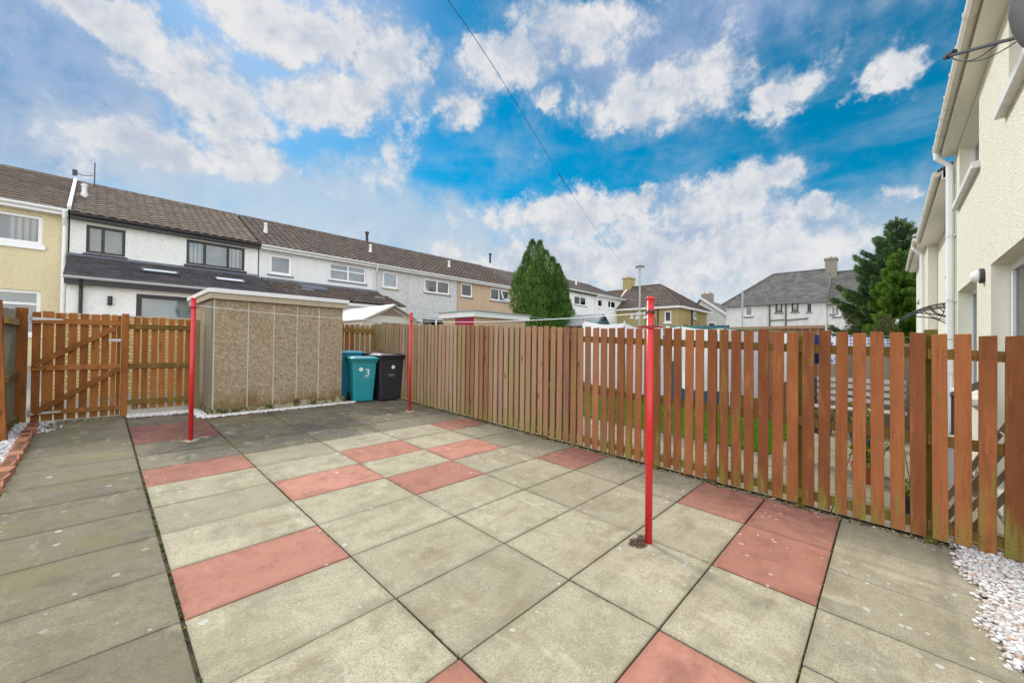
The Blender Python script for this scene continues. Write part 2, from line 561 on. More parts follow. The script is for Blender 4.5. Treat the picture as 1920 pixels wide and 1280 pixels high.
MAT = {}
MAT['chimney'] = plain('sooty_harled_chimney', (0.25, 0.22, 0.18), 0.95, var=0.35, scale=5.0)
MAT['concrete'] = paver('weathered_concrete_slab', (0.44, 0.385, 0.26), (0.53, 0.475, 0.335))
MAT['redslab'] = paver('red_concrete_slab', (0.46, 0.200, 0.140), (0.52, 0.250, 0.180), True)
MAT['oldslab'] = paver('algae_stained_slab', (0.33, 0.285, 0.185), (0.42, 0.37, 0.235))


def _joint():
    m = Mat('mossy_joint')
    n = m.noise(m.pos, 14.0, 5.0, 0.7)
    c = m.mix(m.mapr(n, 0.45, 0.62), (0.030, 0.024, 0.018), (0.075, 0.07, 0.025))
    c = m.mix(m.mapr(m.noise(m.pos, 3.0, 4.0), 0.6, 0.72, 0, 0.7), c, (0.12, 0.15, 0.02))
    return m.done(c, 0.95, n, 0.6, 0.02)


MAT['joint'] = _joint()


def _ground():
    m = Mat('trodden_ground')
    n = m.noise(m.pos, 0.5, 6.0, 0.65)
    f = m.noise(m.pos, 18.0, 5.0, 0.7)
    c = m.mix(n, (0.22, 0.205, 0.18), (0.30, 0.28, 0.235))
    c = m.mix(m.mapr(f, 0.45, 0.7, 0, 0.5), c, (0.13, 0.12, 0.10))
    return m.done(c, 0.95, f, 0.4, 0.02)


MAT['ground'] = _ground()
MAT['pebble'] = plain('white_pebble', (0.74, 0.72, 0.70), 0.6, var=0.2, scale=40.0)


def _pebble():
    m = Mat('white_chippings')
    rn = m.attr('rnd')
    c = m.mix(m.mapr(rn, 0.0, 0.75), (0.76, 0.74, 0.72), (0.52, 0.49, 0.46))
    c = m.mix(m.mapr(rn, 0.80, 1.0), c, (0.50, 0.31, 0.20))
    n = m.noise(m.pos, 60.0, 3.0)
    c = m.mix(m.math('MULTIPLY', n, 0.35), c, (0.45, 0.42, 0.40))
    return m.done(c, 0.65, n, 0.3, 0.004)


MAT['pebble'] = _pebble()
MAT['stained'] = timber('orange_brown_fence_stain', (0.215, 0.068, 0.025), (0.315, 0.110, 0.039), 0.85, old=(0.39, 0.285, 0.205))
MAT['gatewood'] = timber('amber_gate_stain', (0.23, 0.078, 0.020), (0.36, 0.138, 0.036), 0.6)
MAT['gaterail'] = timber('amber_gate_rail', (0.24, 0.085, 0.024), (0.38, 0.15, 0.04), 0.5, 'x')
MAT['rail'] = timber('mossy_fence_rail', (0.14, 0.085, 0.022), (0.24, 0.14, 0.035), 0.7, 'y')
MAT['railx'] = timber('mossy_back_rail', (0.17, 0.095, 0.025), (0.26, 0.15, 0.04), 0.7, 'x')
MAT['post'] = timber('green_mossy_post', (0.13, 0.11, 0.018), (0.22, 0.19, 0.03), 0.9)
MAT['greywood'] = timber('silvered_timber', (0.20, 0.16, 0.125), (0.30, 0.25, 0.20), 0.25)
MAT['paleboard'] = timber('pale_weathered_board', (0.26, 0.20, 0.14), (0.36, 0.29, 0.20), 0.6)


def _redpaint():
    m = Mat('red_gloss_paint')
    n = m.noise(m.pos, 7.0, 5.0, 0.65)
    c = m.mix(n, (0.52, 0.012, 0.016), (0.60, 0.022, 0.024))
    s2 = m.noise(m.vmath('MULTIPLY', m.pos, (30.0, 30.0, 6.0)), 1.0, 5.0, 0.7)
    c = m.mix(m.mapr(s2, 0.60, 0.70, 0, 0.8), c, (0.17, 0.02, 0.015))
    c = m.mix(m.mapr(m.noise(m.pos, 90.0, 4.0, 0.7), 0.68, 0.72, 0, 0.7), c, (0.16, 0.07, 0.04))
    return m.done(c, 0.32, s2, 0.12, 0.004, spec=0.5)


MAT['redpaint'] = _redpaint()
MAT['maroon'] = plain('faded_maroon_paint', (0.28, 0.03, 0.035), 0.5, var=0.3, scale=30.0)


def _agg():
    m = Mat('exposed_aggregate')
    v = m.n('ShaderNodeTexVoronoi', feature='F1')
    m.put(v.inputs['Vector'], m.pos)
    v.inputs['Scale'].default_value = 115.0
    rc = m.sep(v.outputs['Color'])
    c = m.mix(m.mapr(rc[0], 0.0, 1.0), (0.185, 0.135, 0.080), (0.50, 0.40, 0.265))
    c = m.mix(m.mapr(rc[1], 0.85, 0.98), c, (0.58, 0.52, 0.42))
    mm = m.noise(m.pos, 14.0, 4.0, 0.7)
    c = m.mix(m.mapr(mm, 0.45, 0.68, 0.0, 0.60), c, (0.17, 0.12, 0.065))
    c = m.mix(m.mapr(mm, 0.45, 0.28, 0.0, 0.35), c, (0.56, 0.47, 0.33))
    c = m.mix(m.mapr(v.outputs['Distance'], 0.45, 0.8, 0, 0.6), c, (0.24, 0.185, 0.115))
    big = m.noise(m.pos, 1.2, 5.0, 0.6)
    c = m.mix(m.mapr(big, 0.45, 0.8, 0, 0.35), c, (0.22, 0.16, 0.09))
    x_, y_, z_ = m.sep(m.pos)
    st = m.noise(m.vmath('MULTIPLY', m.pos, (2.2, 2.2, 1.2)), 1.0, 6.0, 0.7)
    low = m.mapr(m.math('ADD', m.math('SUBTRACT', z_, 0.33), m.math('MULTIPLY', m.math('SUBTRACT', st, 0.5), 1.1)), 0.42, 0.02, 0, 0.85)
    c = m.mix(low, c, (0.155, 0.095, 0.025))
    return m.done(c, 0.9, v.outputs['Distance'], -0.8, 0.012, spec=0.2)


MAT['agg'] = _agg()


def _mossyconc():
    m = Mat('mossy_concrete_plinth')
    n = m.noise(m.pos, 7.0, 6.0, 0.7)
    f = m.noise(m.pos, 45.0, 4.0, 0.7)
    c = m.mix(f, (0.30, 0.245, 0.15), (0.42, 0.36, 0.23))
    c = m.mix(m.mapr(n, 0.42, 0.58, 0, 0.95), c, (0.055, 0.055, 0.014))
    c = m.mix(m.mapr(n, 0.62, 0.75, 0, 0.9), c, (0.10, 0.06, 0.02))
    return m.done(c, 0.95, m.math('ADD', f, n), 0.6, 0.015)


MAT['plinth'] = _mossyconc()
MAT['beamconc'] = plain('smooth_precast_concrete', (0.42, 0.35, 0.25), 0.85, var=0.25, scale=18.0, grime=0.3)
MAT['mortar'] = plain('pale_joint_strip', (0.50, 0.47, 0.42), 0.8, var=0.2, scale=30.0, grime=0.3)
MAT['white'] = plain('white_plastic', (0.80, 0.80, 0.79), 0.35, spec=0.4, var=0.04)
MAT['offwhite'] = plain('weathered_white_board', (0.70, 0.69, 0.66), 0.6, var=0.07, grime=0.35)
MAT['cream_trim'] = plain('cream_soffit_board', (0.82, 0.78, 0.68), 0.5, var=0.05, grime=0.2)
MAT['gutter_w'] = plain('grubby_white_gutter', (0.66, 0.61, 0.52), 0.45, var=0.10, grime=0.65)
MAT['black'] = plain('black_brown_upvc', (0.030, 0.026, 0.028), 0.4, spec=0.4, var=0.2)
MAT['darkgrey'] = plain('dark_grey_metal', (0.055, 0.057, 0.062), 0.45, var=0.2)
MAT['lead'] = plain('lead_flashing', (0.13, 0.135, 0.16), 0.6, var=0.2, scale=3.0)
MAT['galv'] = plain('galvanised_steel', (0.50, 0.50, 0.49), 0.45, metal=0.6, var=0.25, scale=25.0)
MAT['lampgrey'] = plain('painted_grey_column', (0.36, 0.40, 0.43), 0.5, var=0.08)
MAT['pvcline'] = plain('pale_line_cord', (0.62, 0.63, 0.62), 0.6)
MAT['greenline'] = plain('green_line_cord', (0.04, 0.33, 0.16), 0.6)
MAT['wire'] = plain('dark_cable', (0.035, 0.04, 0.04), 0.6)
MAT['teal'] = plain('teal_bin_plastic', (0.012, 0.25, 0.285), 0.30, spec=0.55, var=0.12, scale=9.0)
MAT['teal2'] = plain('blue_bin_plastic', (0.02, 0.24, 0.36), 0.42, spec=0.45, var=0.12, scale=9.0)
MAT['binblack'] = plain('black_bin_plastic', (0.022, 0.021, 0.026), 0.45, spec=0.45, var=0.2, scale=9.0)
MAT['binbrown'] = plain('maroon_bin_plastic', (0.075, 0.024, 0.030), 0.45, spec=0.45, var=0.2)
MAT['sticker'] = plain('white_sticker', (0.78, 0.78, 0.76), 0.5, var=0.06, scale=60.0)
MAT['rubber'] = plain('black_rubber', (0.02, 0.02, 0.02), 0.8)
MAT['harl_white'] = roughcast('white_roughcast', (0.80, 0.79, 0.74), (0.87, 0.86, 0.82), 30.0, 0.16, (0.40, 0.37, 0.30), 0.30)
MAT['harl_grey'] = roughcast('grey_white_roughcast', (0.60, 0.585, 0.565), (0.70, 0.69, 0.67), 30.0, 0.30, (0.36, 0.34, 0.31), 0.35)
MAT['harl_speck'] = roughcast('speckled_roughcast', (0.55, 0.535, 0.51), (0.66, 0.65, 0.63), 24.0, 0.28, (0.34, 0.32, 0.30), 0.55)
MAT['smooth_white'] = roughcast('smooth_white_render', (0.77, 0.76, 0.74), (0.83, 0.82, 0.80), 60.0, 0.22, (0.46, 0.44, 0.42), 0.10)
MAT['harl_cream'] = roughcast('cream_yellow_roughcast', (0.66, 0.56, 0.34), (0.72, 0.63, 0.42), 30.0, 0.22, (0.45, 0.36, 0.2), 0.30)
MAT['harl_tan'] = roughcast('tan_roughcast', (0.50, 0.355, 0.235), (0.57, 0.42, 0.29), 30.0, 0.25, (0.36, 0.25, 0.16), 0.25)
MAT['harl_yellow'] = roughcast('ochre_roughcast', (0.34, 0.265, 0.115), (0.41, 0.33, 0.155), 12.0, 0.35, (0.22, 0.18, 0.1), 0.25)
MAT['harl_old'] = roughcast('old_grey_harling', (0.60, 0.59, 0.56), (0.70, 0.685, 0.65), 10.0, 0.45, (0.30, 0.28, 0.24), 0.25)
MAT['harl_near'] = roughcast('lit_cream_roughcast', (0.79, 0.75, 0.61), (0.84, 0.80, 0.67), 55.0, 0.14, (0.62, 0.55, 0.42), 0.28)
MAT['reveal'] = plain('smooth_cream_reveal', (0.80, 0.76, 0.62), 0.7, var=0.05, scale=3.0)
MAT['sillstone'] = plain('dark_stone_sill', (0.20, 0.19, 0.19), 0.8, var=0.2)
MAT['tile_brown'] = tilemat('brown_concrete_tile', (0.130, 0.100, 0.080), (0.215, 0.172, 0.136), 0.45)
MAT['tile_dark'] = tilemat('slate_grey_tile', (0.088, 0.080, 0.084), (0.135, 0.125, 0.128), 0.10)
MAT['tile_umber'] = tilemat('umber_pantile', (0.095, 0.070, 0.060), (0.155, 0.120, 0.100), 0.30)
MAT['tile_grey'] = tilemat('grey_brown_tile', (0.17, 0.145, 0.135), (0.24, 0.21, 0.195), 0.15)
MAT['tile_old'] = tilemat('mossy_grey_tile', (0.105, 0.100, 0.098), (0.175, 0.168, 0.155), 0.6)
MAT['glass'] = glassmat('window_glass', clear=1.0)
MAT['room'] = plain('dim_room_behind_glass', (0.29, 0.36, 0.47), 0.9, var=0.25, scale=1.3)  # sky reflection of the panes put into the backing colour
MAT['roomdark'] = plain('dark_room_behind_glass', (0.12, 0.13, 0.15), 0.9, var=0.3, scale=1.3)
MAT['blind'] = plain('pale_blind_fabric', (0.66, 0.68, 0.70), 0.8, var=0.06)
MAT['net'] = plain('grey_net_curtain', (0.50, 0.54, 0.58), 0.9, var=0.15, scale=4.0)
MAT['maroondoor'] = plain('crimson_door_paint', (0.30, 0.010, 0.045), 0.45, var=0.1)
MAT['sheet'] = plain('white_cotton', (0.80, 0.80, 0.80), 0.9, var=0.04)
MAT['lilac'] = plain('lilac_cotton', (0.66, 0.62, 0.72), 0.9, var=0.05)
MAT['greycloth'] = plain('grey_cotton', (0.50, 0.48, 0.50), 0.9, var=0.06)
MAT['navy'] = plain('navy_towelling', (0.02, 0.045, 0.18), 0.95, var=0.2)
MAT['bluepaint'] = plain('blue_teal_paint', (0.035, 0.10, 0.16), 0.5, var=0.2)
MAT['shedblue'] = plain('blue_grey_shed_paint', (0.075, 0.10, 0.15), 0.6, var=0.15)
MAT['felt'] = plain('grey_roofing_felt', (0.30, 0.30, 0.31), 0.9, var=0.2, scale=8.0)
MAT['soil'] = plain('potting_soil', (0.03, 0.02, 0.014), 0.95)
MAT['potdark'] = plain('charcoal_pot', (0.035, 0.038, 0.045), 0.6)
MAT['terracotta'] = plain('terracotta_pot', (0.40, 0.15, 0.07), 0.7)
MAT['acrylic'] = glassmat('clear_canopy_sheet', clear=1.0)
MAT['poppy'] = plain('red_petals', (0.62, 0.04, 0.02), 0.6)


def _check(name, c1, c2, k, floral=False):
    m = Mat(name)
    if floral:
        v = m.voronoi(m.pos, 16.0)
        n = m.noise(m.pos, 22.0, 4.0, 0.6)
        f = m.mapr(m.math('ADD', v, m.math('SUBTRACT', n, 0.5)), 0.38, 0.44)
        return m.done(m.mix(f, c2, c1), 0.9)
    x_, y_, z_ = m.sep(m.pos)
    a = m.math('GREATER_THAN', m.math('FRACT', m.math('MULTIPLY', y_, k)), 0.62)
    b = m.math('GREATER_THAN', m.math('FRACT', m.math('MULTIPLY', z_, k)), 0.62)
    c = m.mix(m.math('MULTIPLY', m.math('ADD', a, b), 0.5), c1, c2)
    return m.done(c, 0.9)


MAT['checkcloth'] = _check('blue_check_cotton', (0.80, 0.80, 0.82), (0.05, 0.14, 0.50), 22.0)
MAT['floralcloth'] = _check('blue_floral_cotton', (0.80, 0.80, 0.82), (0.08, 0.2, 0.55), 22.0, True)


def _brick(name, c1, c2, mortar, sx=0.225, sz=0.075):
    m = Mat(name)
    x_, y_, z_ = m.sep(m.pos)
    br = m.n('ShaderNodeTexBrick')
    m.put(br.inputs['Vector'], m.comb(m.math('ADD', x_, y_), z_, 0.0))
    br.inputs['Color1'].default_value = c1 + (1,)
    br.inputs['Color2'].default_value = c2 + (1,)
    br.inputs['Mortar'].default_value = mortar + (1,)
    br.inputs['Scale'].default_value = 1.0
    br.inputs['Mortar Size'].default_value = 0.007
    br.inputs['Brick Width'].default_value = sx
    br.inputs['Row Height'].default_value = sz
    n = m.noise(m.pos, 12.0, 5.0, 0.7)
    c = m.mix(m.math('MULTIPLY', n, 0.4), br.outputs['Color'], tuple(x * 0.6 for x in c1))
    return m.done(c, 0.9, br.outputs['Fac'], -0.5, 0.008)


MAT['ybrick'] = _brick('buff_facing_brick', (0.58, 0.40, 0.16), (0.66, 0.48, 0.22), (0.16, 0.13, 0.09))
MAT['rbrick'] = plain('red_engineering_brick', (0.36, 0.155, 0.085), 0.9, var=0.45, scale=28.0, grime=0.6)


def leafmat(name, c1, c2, c3, trans=0.25):
    m = Mat(name)
    rn = m.attr('rnd')
    c = m.mix(m.mapr(rn, 0.0, 0.6), c1, c2)
    c = m.mix(m.mapr(rn, 0.6, 1.0), c, c3)
    m.b.inputs['Subsurface Weight'].default_value = 0.0
    mt = m.done(c, 0.65, spec=0.25)
    tl = m.n('ShaderNodeBsdfTranslucent')
    m.put(tl.inputs['Color'], c)
    mx = m.n('ShaderNodeMixShader')
    mx.inputs[0].default_value = trans
    m.t.links.new(m.b.outputs[0], mx.inputs[1])
    m.t.links.new(tl.outputs[0], mx.inputs[2])
    m.t.links.new(mx.outputs[0], m.t.nodes['Material Output'].inputs[0])
    return mt


MAT['cypress'] = leafmat('cypress_sprays', (0.030, 0.075, 0.013), (0.075, 0.16, 0.024), (0.155, 0.27, 0.042), 0.12)
MAT['spruce'] = leafmat('spruce_needles', (0.045, 0.095, 0.036), (0.11, 0.195, 0.062), (0.22, 0.31, 0.09), 0.14)
MAT['limetree'] = leafmat('fresh_green_leaves', (0.060, 0.130, 0.016), (0.125, 0.24, 0.026), (0.22, 0.35, 0.045))
MAT['shrub'] = leafmat('olive_shrub_leaves', (0.07, 0.09, 0.03), (0.13, 0.15, 0.05), (0.22, 0.22, 0.09))
MAT['grass'] = leafmat('lawn_blades', (0.085, 0.20, 0.014), (0.15, 0.31, 0.022), (0.24, 0.39, 0.04), 0.35)
MAT['litter'] = leafmat('fallen_leaf_litter', (0.10, 0.06, 0.03), (0.24, 0.18, 0.07), (0.42, 0.36, 0.24), 0.1)
MAT['litter_soil'] = plain('brown_crumbly_soil', (0.13, 0.085, 0.055), 0.95, var=0.6, scale=60.0)
MAT['moss'] = leafmat('joint_moss', (0.06, 0.08, 0.015), (0.12, 0.15, 0.02), (0.20, 0.22, 0.04), 0.1)
MAT['bark'] = plain('rough_bark', (0.10, 0.075, 0.055), 0.95, var=0.35, scale=18.0)
MAT['petal1'] = plain('orange_petals', (0.75, 0.16, 0.02), 0.6)
MAT['petal2'] = plain('pink_petals', (0.62, 0.09, 0.25), 0.6)
MAT['petal3'] = plain('violet_petals', (0.16, 0.09, 0.42), 0.6)

# ---------------------------------------------------------------- the setting
def ground():
    mb = MB()
    xs = [-400, -60, -20, -6, -2, 0, 2, 5, 8, 12, 20, 40, 80, 160, 600]
    ys = [-400, -60, -20, -3, 0, 3, 6, 9, 12, 16, 20, 26, 40, 80, 160, 600]
    for i in range(len(xs) - 1):
        for j in range(len(ys) - 1):
            q = [(xs[i], ys[j]), (xs[i + 1], ys[j]), (xs[i + 1], ys[j + 1]), (xs[i], ys[j + 1])]
            mb.quad(*[(x, y, gz(x, y) - 0.055) for x, y in q])
    setting(mb.build('ground', MAT['ground']))


ground()

JX = [0.343, 1.246, 2.159, 3.061, 3.965, 4.775]
JY0 = 0.308
# red slabs by column and row of the paving grid
RED = {(0, 1), (0, 4), (0, 8), (0, 11), (0, 12), (1, 0), (1, 6), (2, 5), (2, 7), (3, 6), (4, 8), (4, 4), (4, 1), (4, 0), (3, 0), (1, 13)}


def paving():
    mb = MB()
    j = MB()

    def sheet(x0, x1, y0, y1, dz):
        n = 8
        for k in range(n):
            a = y0 + (y1 - y0) * k / n
            b = y0 + (y1 - y0) * (k + 1) / n
            j.quad((x0, a, gz(x0, a) + dz), (x1, a, gz(x1, a) + dz), (x1, b, gz(x1, b) + dz), (x0, b, gz(x0, b) + dz))
    sheet(-0.62, 4.80, -0.86, 9.30, -0.014)

    def slab(x0, x1, y0, y1, age, red, old=False, g=0.006):
        t = [rng.uniform(-0.0028, 0.0028) for _ in range(4)]
        gx = g * rng.uniform(0.5, 1.4)
        gy = g * rng.uniform(0.35, 1.3)
        p = [(x0 + gx, y0 + gy), (x1 - gx, y0 + gy), (x1 - gx, y1 - gy), (x0 + gx, y1 - gy)]
        lo = [(x, y, gz(x, y) - 0.045) for x, y in p]
        hi = [(x, y, gz(x, y) + tt) for (x, y), tt in zip(p, t)]
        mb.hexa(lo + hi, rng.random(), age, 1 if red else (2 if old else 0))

    for c in range(5):
        for r in range(0, 15):
            y0 = JY0 + 0.6 * r
            y1 = y0 + 0.6
            if c >= 1 and r == 13:
                y1 = min(y1, 8.32)
            if c >= 1 and r > 13:
                continue
            if c == 0 and r == 14:
                y1 = 8.98
            x1 = JX[c + 1]
            if c == 4 and r >= 9:
                x1 = 4.79
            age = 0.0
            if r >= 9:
                age = 0.95 if r > 9 else 0.7  # shed's shade painted into these rows through the slab tone
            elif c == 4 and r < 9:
                age = 0.42  # fence's shade painted along this column
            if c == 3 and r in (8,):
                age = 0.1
            slab(JX[c], x1, y0, y1, age, (c, r) in RED)
    # strip against the house: slabs turned the other way
    xs = [-0.55, 0.05, 0.65, 1.25, 1.85, 2.45, 3.05, 3.65, 4.25, 4.78]
    for i in range(len(xs) - 1):
        y0 = -0.86 if xs[i + 1] < 3.3 else (-0.50 if xs[i + 1] < 4.0 else -0.46)
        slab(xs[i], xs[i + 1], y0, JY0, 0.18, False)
    # slabs behind the bins
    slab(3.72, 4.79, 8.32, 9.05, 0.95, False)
    o = mb.build('patio_paving', [MAT['concrete'], MAT['redslab'], MAT['oldslab']], bevel=0.004)
    setting(o)
    setting(j.build('paving_bed', MAT['joint']))
    mb2 = MB()
    mb = mb2
    for r in range(0, 15):
        y0 = JY0 + 0.6 * r
        x0 = -0.56 + rng.uniform(-0.01, 0.01)
        mb = mb2
        t = [rng.uniform(-0.003, 0.003) for _ in range(4)]
        y1 = min(y0 + 0.6, 9.12)
        gap = 0.003
        p = [(x0, y0 + gap), (0.343 - 0.014, y0 + gap), (0.343 - 0.014, y1 - gap), (x0, y1 - gap)]
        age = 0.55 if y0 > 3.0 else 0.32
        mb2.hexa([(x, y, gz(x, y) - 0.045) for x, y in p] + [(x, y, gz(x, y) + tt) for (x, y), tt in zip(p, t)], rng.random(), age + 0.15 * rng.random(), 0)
    setting(mb2.build('path_paving', [MAT['oldslab']], bevel=0.004))


paving()

_ico = bmesh.new()
bmesh.ops.create_icosphere(_ico, subdivisions=1, radius=1.0)
ICO_V = [v.co.copy() for v in _ico.verts]
ICO_F = [[v.index for v in f.verts] for f in _ico.faces]
_ico.free()


def pebbles(name, label, n, place, smin, smax, brown=0.08):
    mb = MB()
    for _ in range(n):
        x, y, up = place()
        s = rng.uniform(smin, smax)
        a = rng.uniform(0, 6.28)
        ca, sa = math.cos(a), math.sin(a)
        k = (s * rng.uniform(0.8, 1.3), s * rng.uniform(0.6, 1.0), s * rng.uniform(0.45, 0.8))
        pts = []
        for v in ICO_V:
            jx = 1 + rng.uniform(-0.18, 0.18)
            px, py, pz = v.x * k[0] * jx, v.y * k[1] * jx, v.z * k[2]
            pts.append((x + px * ca - py * sa, y + px * sa + py * ca, gz(x, y) + up + pz))
        mb.add(pts, ICO_F, rng.uniform(0.8, 1.0) if rng.random() < brown else rng.uniform(0, 0.75))
    o = mb.build(name, MAT['pebble'], smooth=True, origin=(mb.v[0][0], mb.v[0][1], 0), recalc=False)
    tag(o, label, 'gravel')
    o['kind'] = 'stuff'
    return o


def strip(x0, y0, x1, y1, wdt, up=0.012):
    def f():
        t = rng.random()
        q = (rng.random() + rng.random() + rng.random()) / 1.5 - 1
        dx_, dy_ = x1 - x0, y1 - y0
        L = math.hypot(dx_, dy_)
        return x0 + dx_ * t - dy_ / L * q * wdt / 2, y0 + dy_ * t + dx_ / L * q * wdt / 2, up + 0.02 * (1 - abs(q)) * rng.random()
    return f


pebbles('white_gravel', 'white chippings in a thin line along the front of the concrete shed', 2600, strip(1.22, 8.235, 3.84, 8.29, 0.24), 0.012, 0.023, 0.02)
pebbles('white_gravel', 'white chippings down the planked side of the concrete shed', 800, strip(1.25, 8.25, 1.22, 9.02, 0.22), 0.012, 0.023, 0.02)
pebbles('white_gravel', 'white chippings along the foot of the fence beside the gate', 1500, strip(0.36, 8.94, 1.22, 8.92, 0.36), 0.012, 0.025, 0.02)


def leftbed():
    x = rng.uniform(-0.92, -0.63)
    y = rng.uniform(4.8, 9.05)
    return x, y, rng.uniform(0.0, 0.035)


pebbles('white_gravel', 'bed of white chippings behind the row of red bricks', 2600, leftbed, 0.014, 0.030, 0.03)


def leftspill():
    y = rng.uniform(8.3, 9.1)
    return -0.62 + abs(rng.gauss(0, 0.1)), y, 0.01


pebbles('white_gravel', 'white chippings spilled on the path beside the gate post', 150, leftspill, 0.010, 0.022, 0.1)


def rightbed():
    while True:
        x = rng.uniform(3.2, 4.92)
        y = rng.uniform(-0.84, -0.36)
        lim = -0.455 + 0.03 * math.sin(x * 9) + rng.gauss(0, 0.03) + (0.05 if x > 4.4 else 0)
        if y < lim:
            return x, y, rng.uniform(-0.01, 0.03)


pebbles('white_gravel', 'white and pinkish chippings between the patio and the wall of the lit cream house', 8000, rightbed, 0.009, 0.019, 0.34)


def litter():
    mb = MB()
    for _ in range(2600):
        y = rng.uniform(-0.5, 7.6)
        x = 4.775 + abs(rng.gauss(0, 0.022)) - 0.02 + (rng.uniform(-0.06, 0.02) if rng.random() < 0.12 else 0)
        s = rng.uniform(0.006, 0.02)
        a = rng.uniform(0, 6.28)
        z = gz(x, y) + rng.uniform(0.002, 0.022)
        d1 = Vector((math.cos(a), math.sin(a), rng.uniform(-.4, .4))) * s
        d2 = Vector((-math.sin(a), math.cos(a), rng.uniform(-.4, .4))) * s * 0.6
        c = Vector((x, y, z))
        mb.add([c - d1, c + d2, c + d1, c - d2], [(0, 1, 2, 3)], rng.random())
    o = mb.build('leaf_litter', MAT['litter'], origin=(4.78, 3.0, 0), recalc=False)
    tag(o, 'dry leaf litter caught along the foot of the long board fence', 'leaf litter')
    o['kind'] = 'stuff'
    mb = MB()

    def tuft(x, y, s, n):
        for _ in range(n):
            px, py = x + rng.gauss(0, s), y + rng.gauss(0, s)
            a = rng.uniform(0, 6.28)
            q = rng.uniform(0.004, 0.012)
            c = Vector((px, py, gz(px, py) - 0.008))
            mb.add([c + Vector((math.cos(a), math.sin(a), 0)) * q, c - Vector((math.cos(a), math.sin(a), 0)) * q, c + Vector((rng.uniform(-q, q), rng.uniform(-q, q), rng.uniform(0.003, 0.012)))], [(0, 1, 2)], rng.random())
    for _ in range(75):
        tuft(0.336 + rng.gauss(0, 0.004), rng.uniform(1.6, 9.0), 0.007, 14)
    for _ in range(60):
        tuft(1.246 + rng.gauss(0, 0.004), rng.uniform(0.9, 6.0), 0.008, 9)
    for _ in range(45):
        tuft(rng.uniform(1.2, 4.5), 0.308 + rng.gauss(0, 0.004), 0.008, 8)
    for _ in range(90):
        tuft(-0.56 + rng.gauss(0, 0.03), rng.uniform(3.5, 8.8), 0.022, 18)
    for _ in range(26):
        tuft(2.92 + rng.uniform(-0.1, 0.15), 1.42 + rng.uniform(-0.06, 0.05), 0.012, 12)
    for _ in range(40):
        tuft(rng.choice(JX[2:5]), rng.uniform(0.9, 5.0), 0.007, 8)
    o = mb.build('moss', MAT['moss'], origin=(1, 4, 0), recalc=False)
    tag(o, 'green and brown moss growing in the joints of the paving', 'moss')
    o['kind'] = 'stuff'


litter()


def pole_hole():
    mb = MB()
    cx, cy = 2.965, 1.405
    pts = []
    for k in range(18):
        a = k * 6.283 / 18
        r_ = (0.085 + rng.uniform(-0.022, 0.022)) * (1.25 if math.cos(a) < 0 else 0.8)
        x, y = cx + r_ * math.cos(a), cy + r_ * 0.62 * math.sin(a)
        pts.append((x, y, gz(x, y) + 0.0035))
    mb.add(pts, [tuple(range(18))])
    for _ in range(120):
        a, q = rng.uniform(0, 6.28), rng.random() ** .5 * 0.10
        x, y = cx + q * math.cos(a) * 1.2, cy + q * math.sin(a) * .6
        s_ = rng.uniform(0.004, 0.011)
        z = gz(x, y) + 0.004
        mb.add([(x - s_, y, z), (x, y - s_, z + s_ * .8), (x + s_, y, z), (x, y + s_, z + s_)], [(0, 1, 2, 3)], rng.random())
    o = mb.build('soil_patch', MAT['litter_soil'], origin=(cx, cy, 0), recalc=False)
    setting(o)


pole_hole()

# red perforated bricks edging the gravel bed
yb = 8.86
for k in range(14):
    mb = MB()
    ang = rng.uniform(-0.12, 0.12)
    cx, cy = -0.605 + rng.uniform(-0.015, 0.015), yb
    L, W_, Hh = 0.215, 0.10, 0.065
    ca, sa = math.cos(ang), math.sin(ang)

    def pt(a, b, z):
        x, y = cx + a * ca - b * sa, cy + a * sa + b * ca
        return (x, y, gz(cx, cy) + z)
    z0 = rng.uniform(-0.005, 0.012)
    mb.hexa([pt(-W_ / 2, -L / 2, z0 - .02), pt(W_ / 2, -L / 2, z0 - .02), pt(W_ / 2, L / 2, z0 - .02), pt(-W_ / 2, L / 2, z0 - .02),
             pt(-W_ / 2, -L / 2, z0 + Hh), pt(W_ / 2, -L / 2, z0 + Hh), pt(W_ / 2, L / 2, z0 + Hh), pt(-W_ / 2, L / 2, z0 + Hh)])
    if k % 3 != 2:
        for q in range(6):
            b = -L / 2 + 0.028 + q * 0.032
            mb.hexa([pt(-.034, b - .006, z0 + Hh - .004), pt(.034, b - .006, z0 + Hh - .004), pt(.034, b + .006, z0 + Hh - .004), pt(-.034, b + .006, z0 + Hh - .004),
                     pt(-.034, b - .006, z0 + Hh + .0015), pt(.034, b - .006, z0 + Hh + .0015), pt(.034, b + .006, z0 + Hh + .0015), pt(-.034, b + .006, z0 + Hh + .0015)], m=1)
    o = mb.build('brick', [MAT['rbrick'], MAT['soil']], origin=(cx, cy, gz(cx, cy)))
    tag(o, 'red perforated brick in the row edging the white gravel bed', 'brick', 'row of red bricks edging the gravel')
    yb -= 0.235

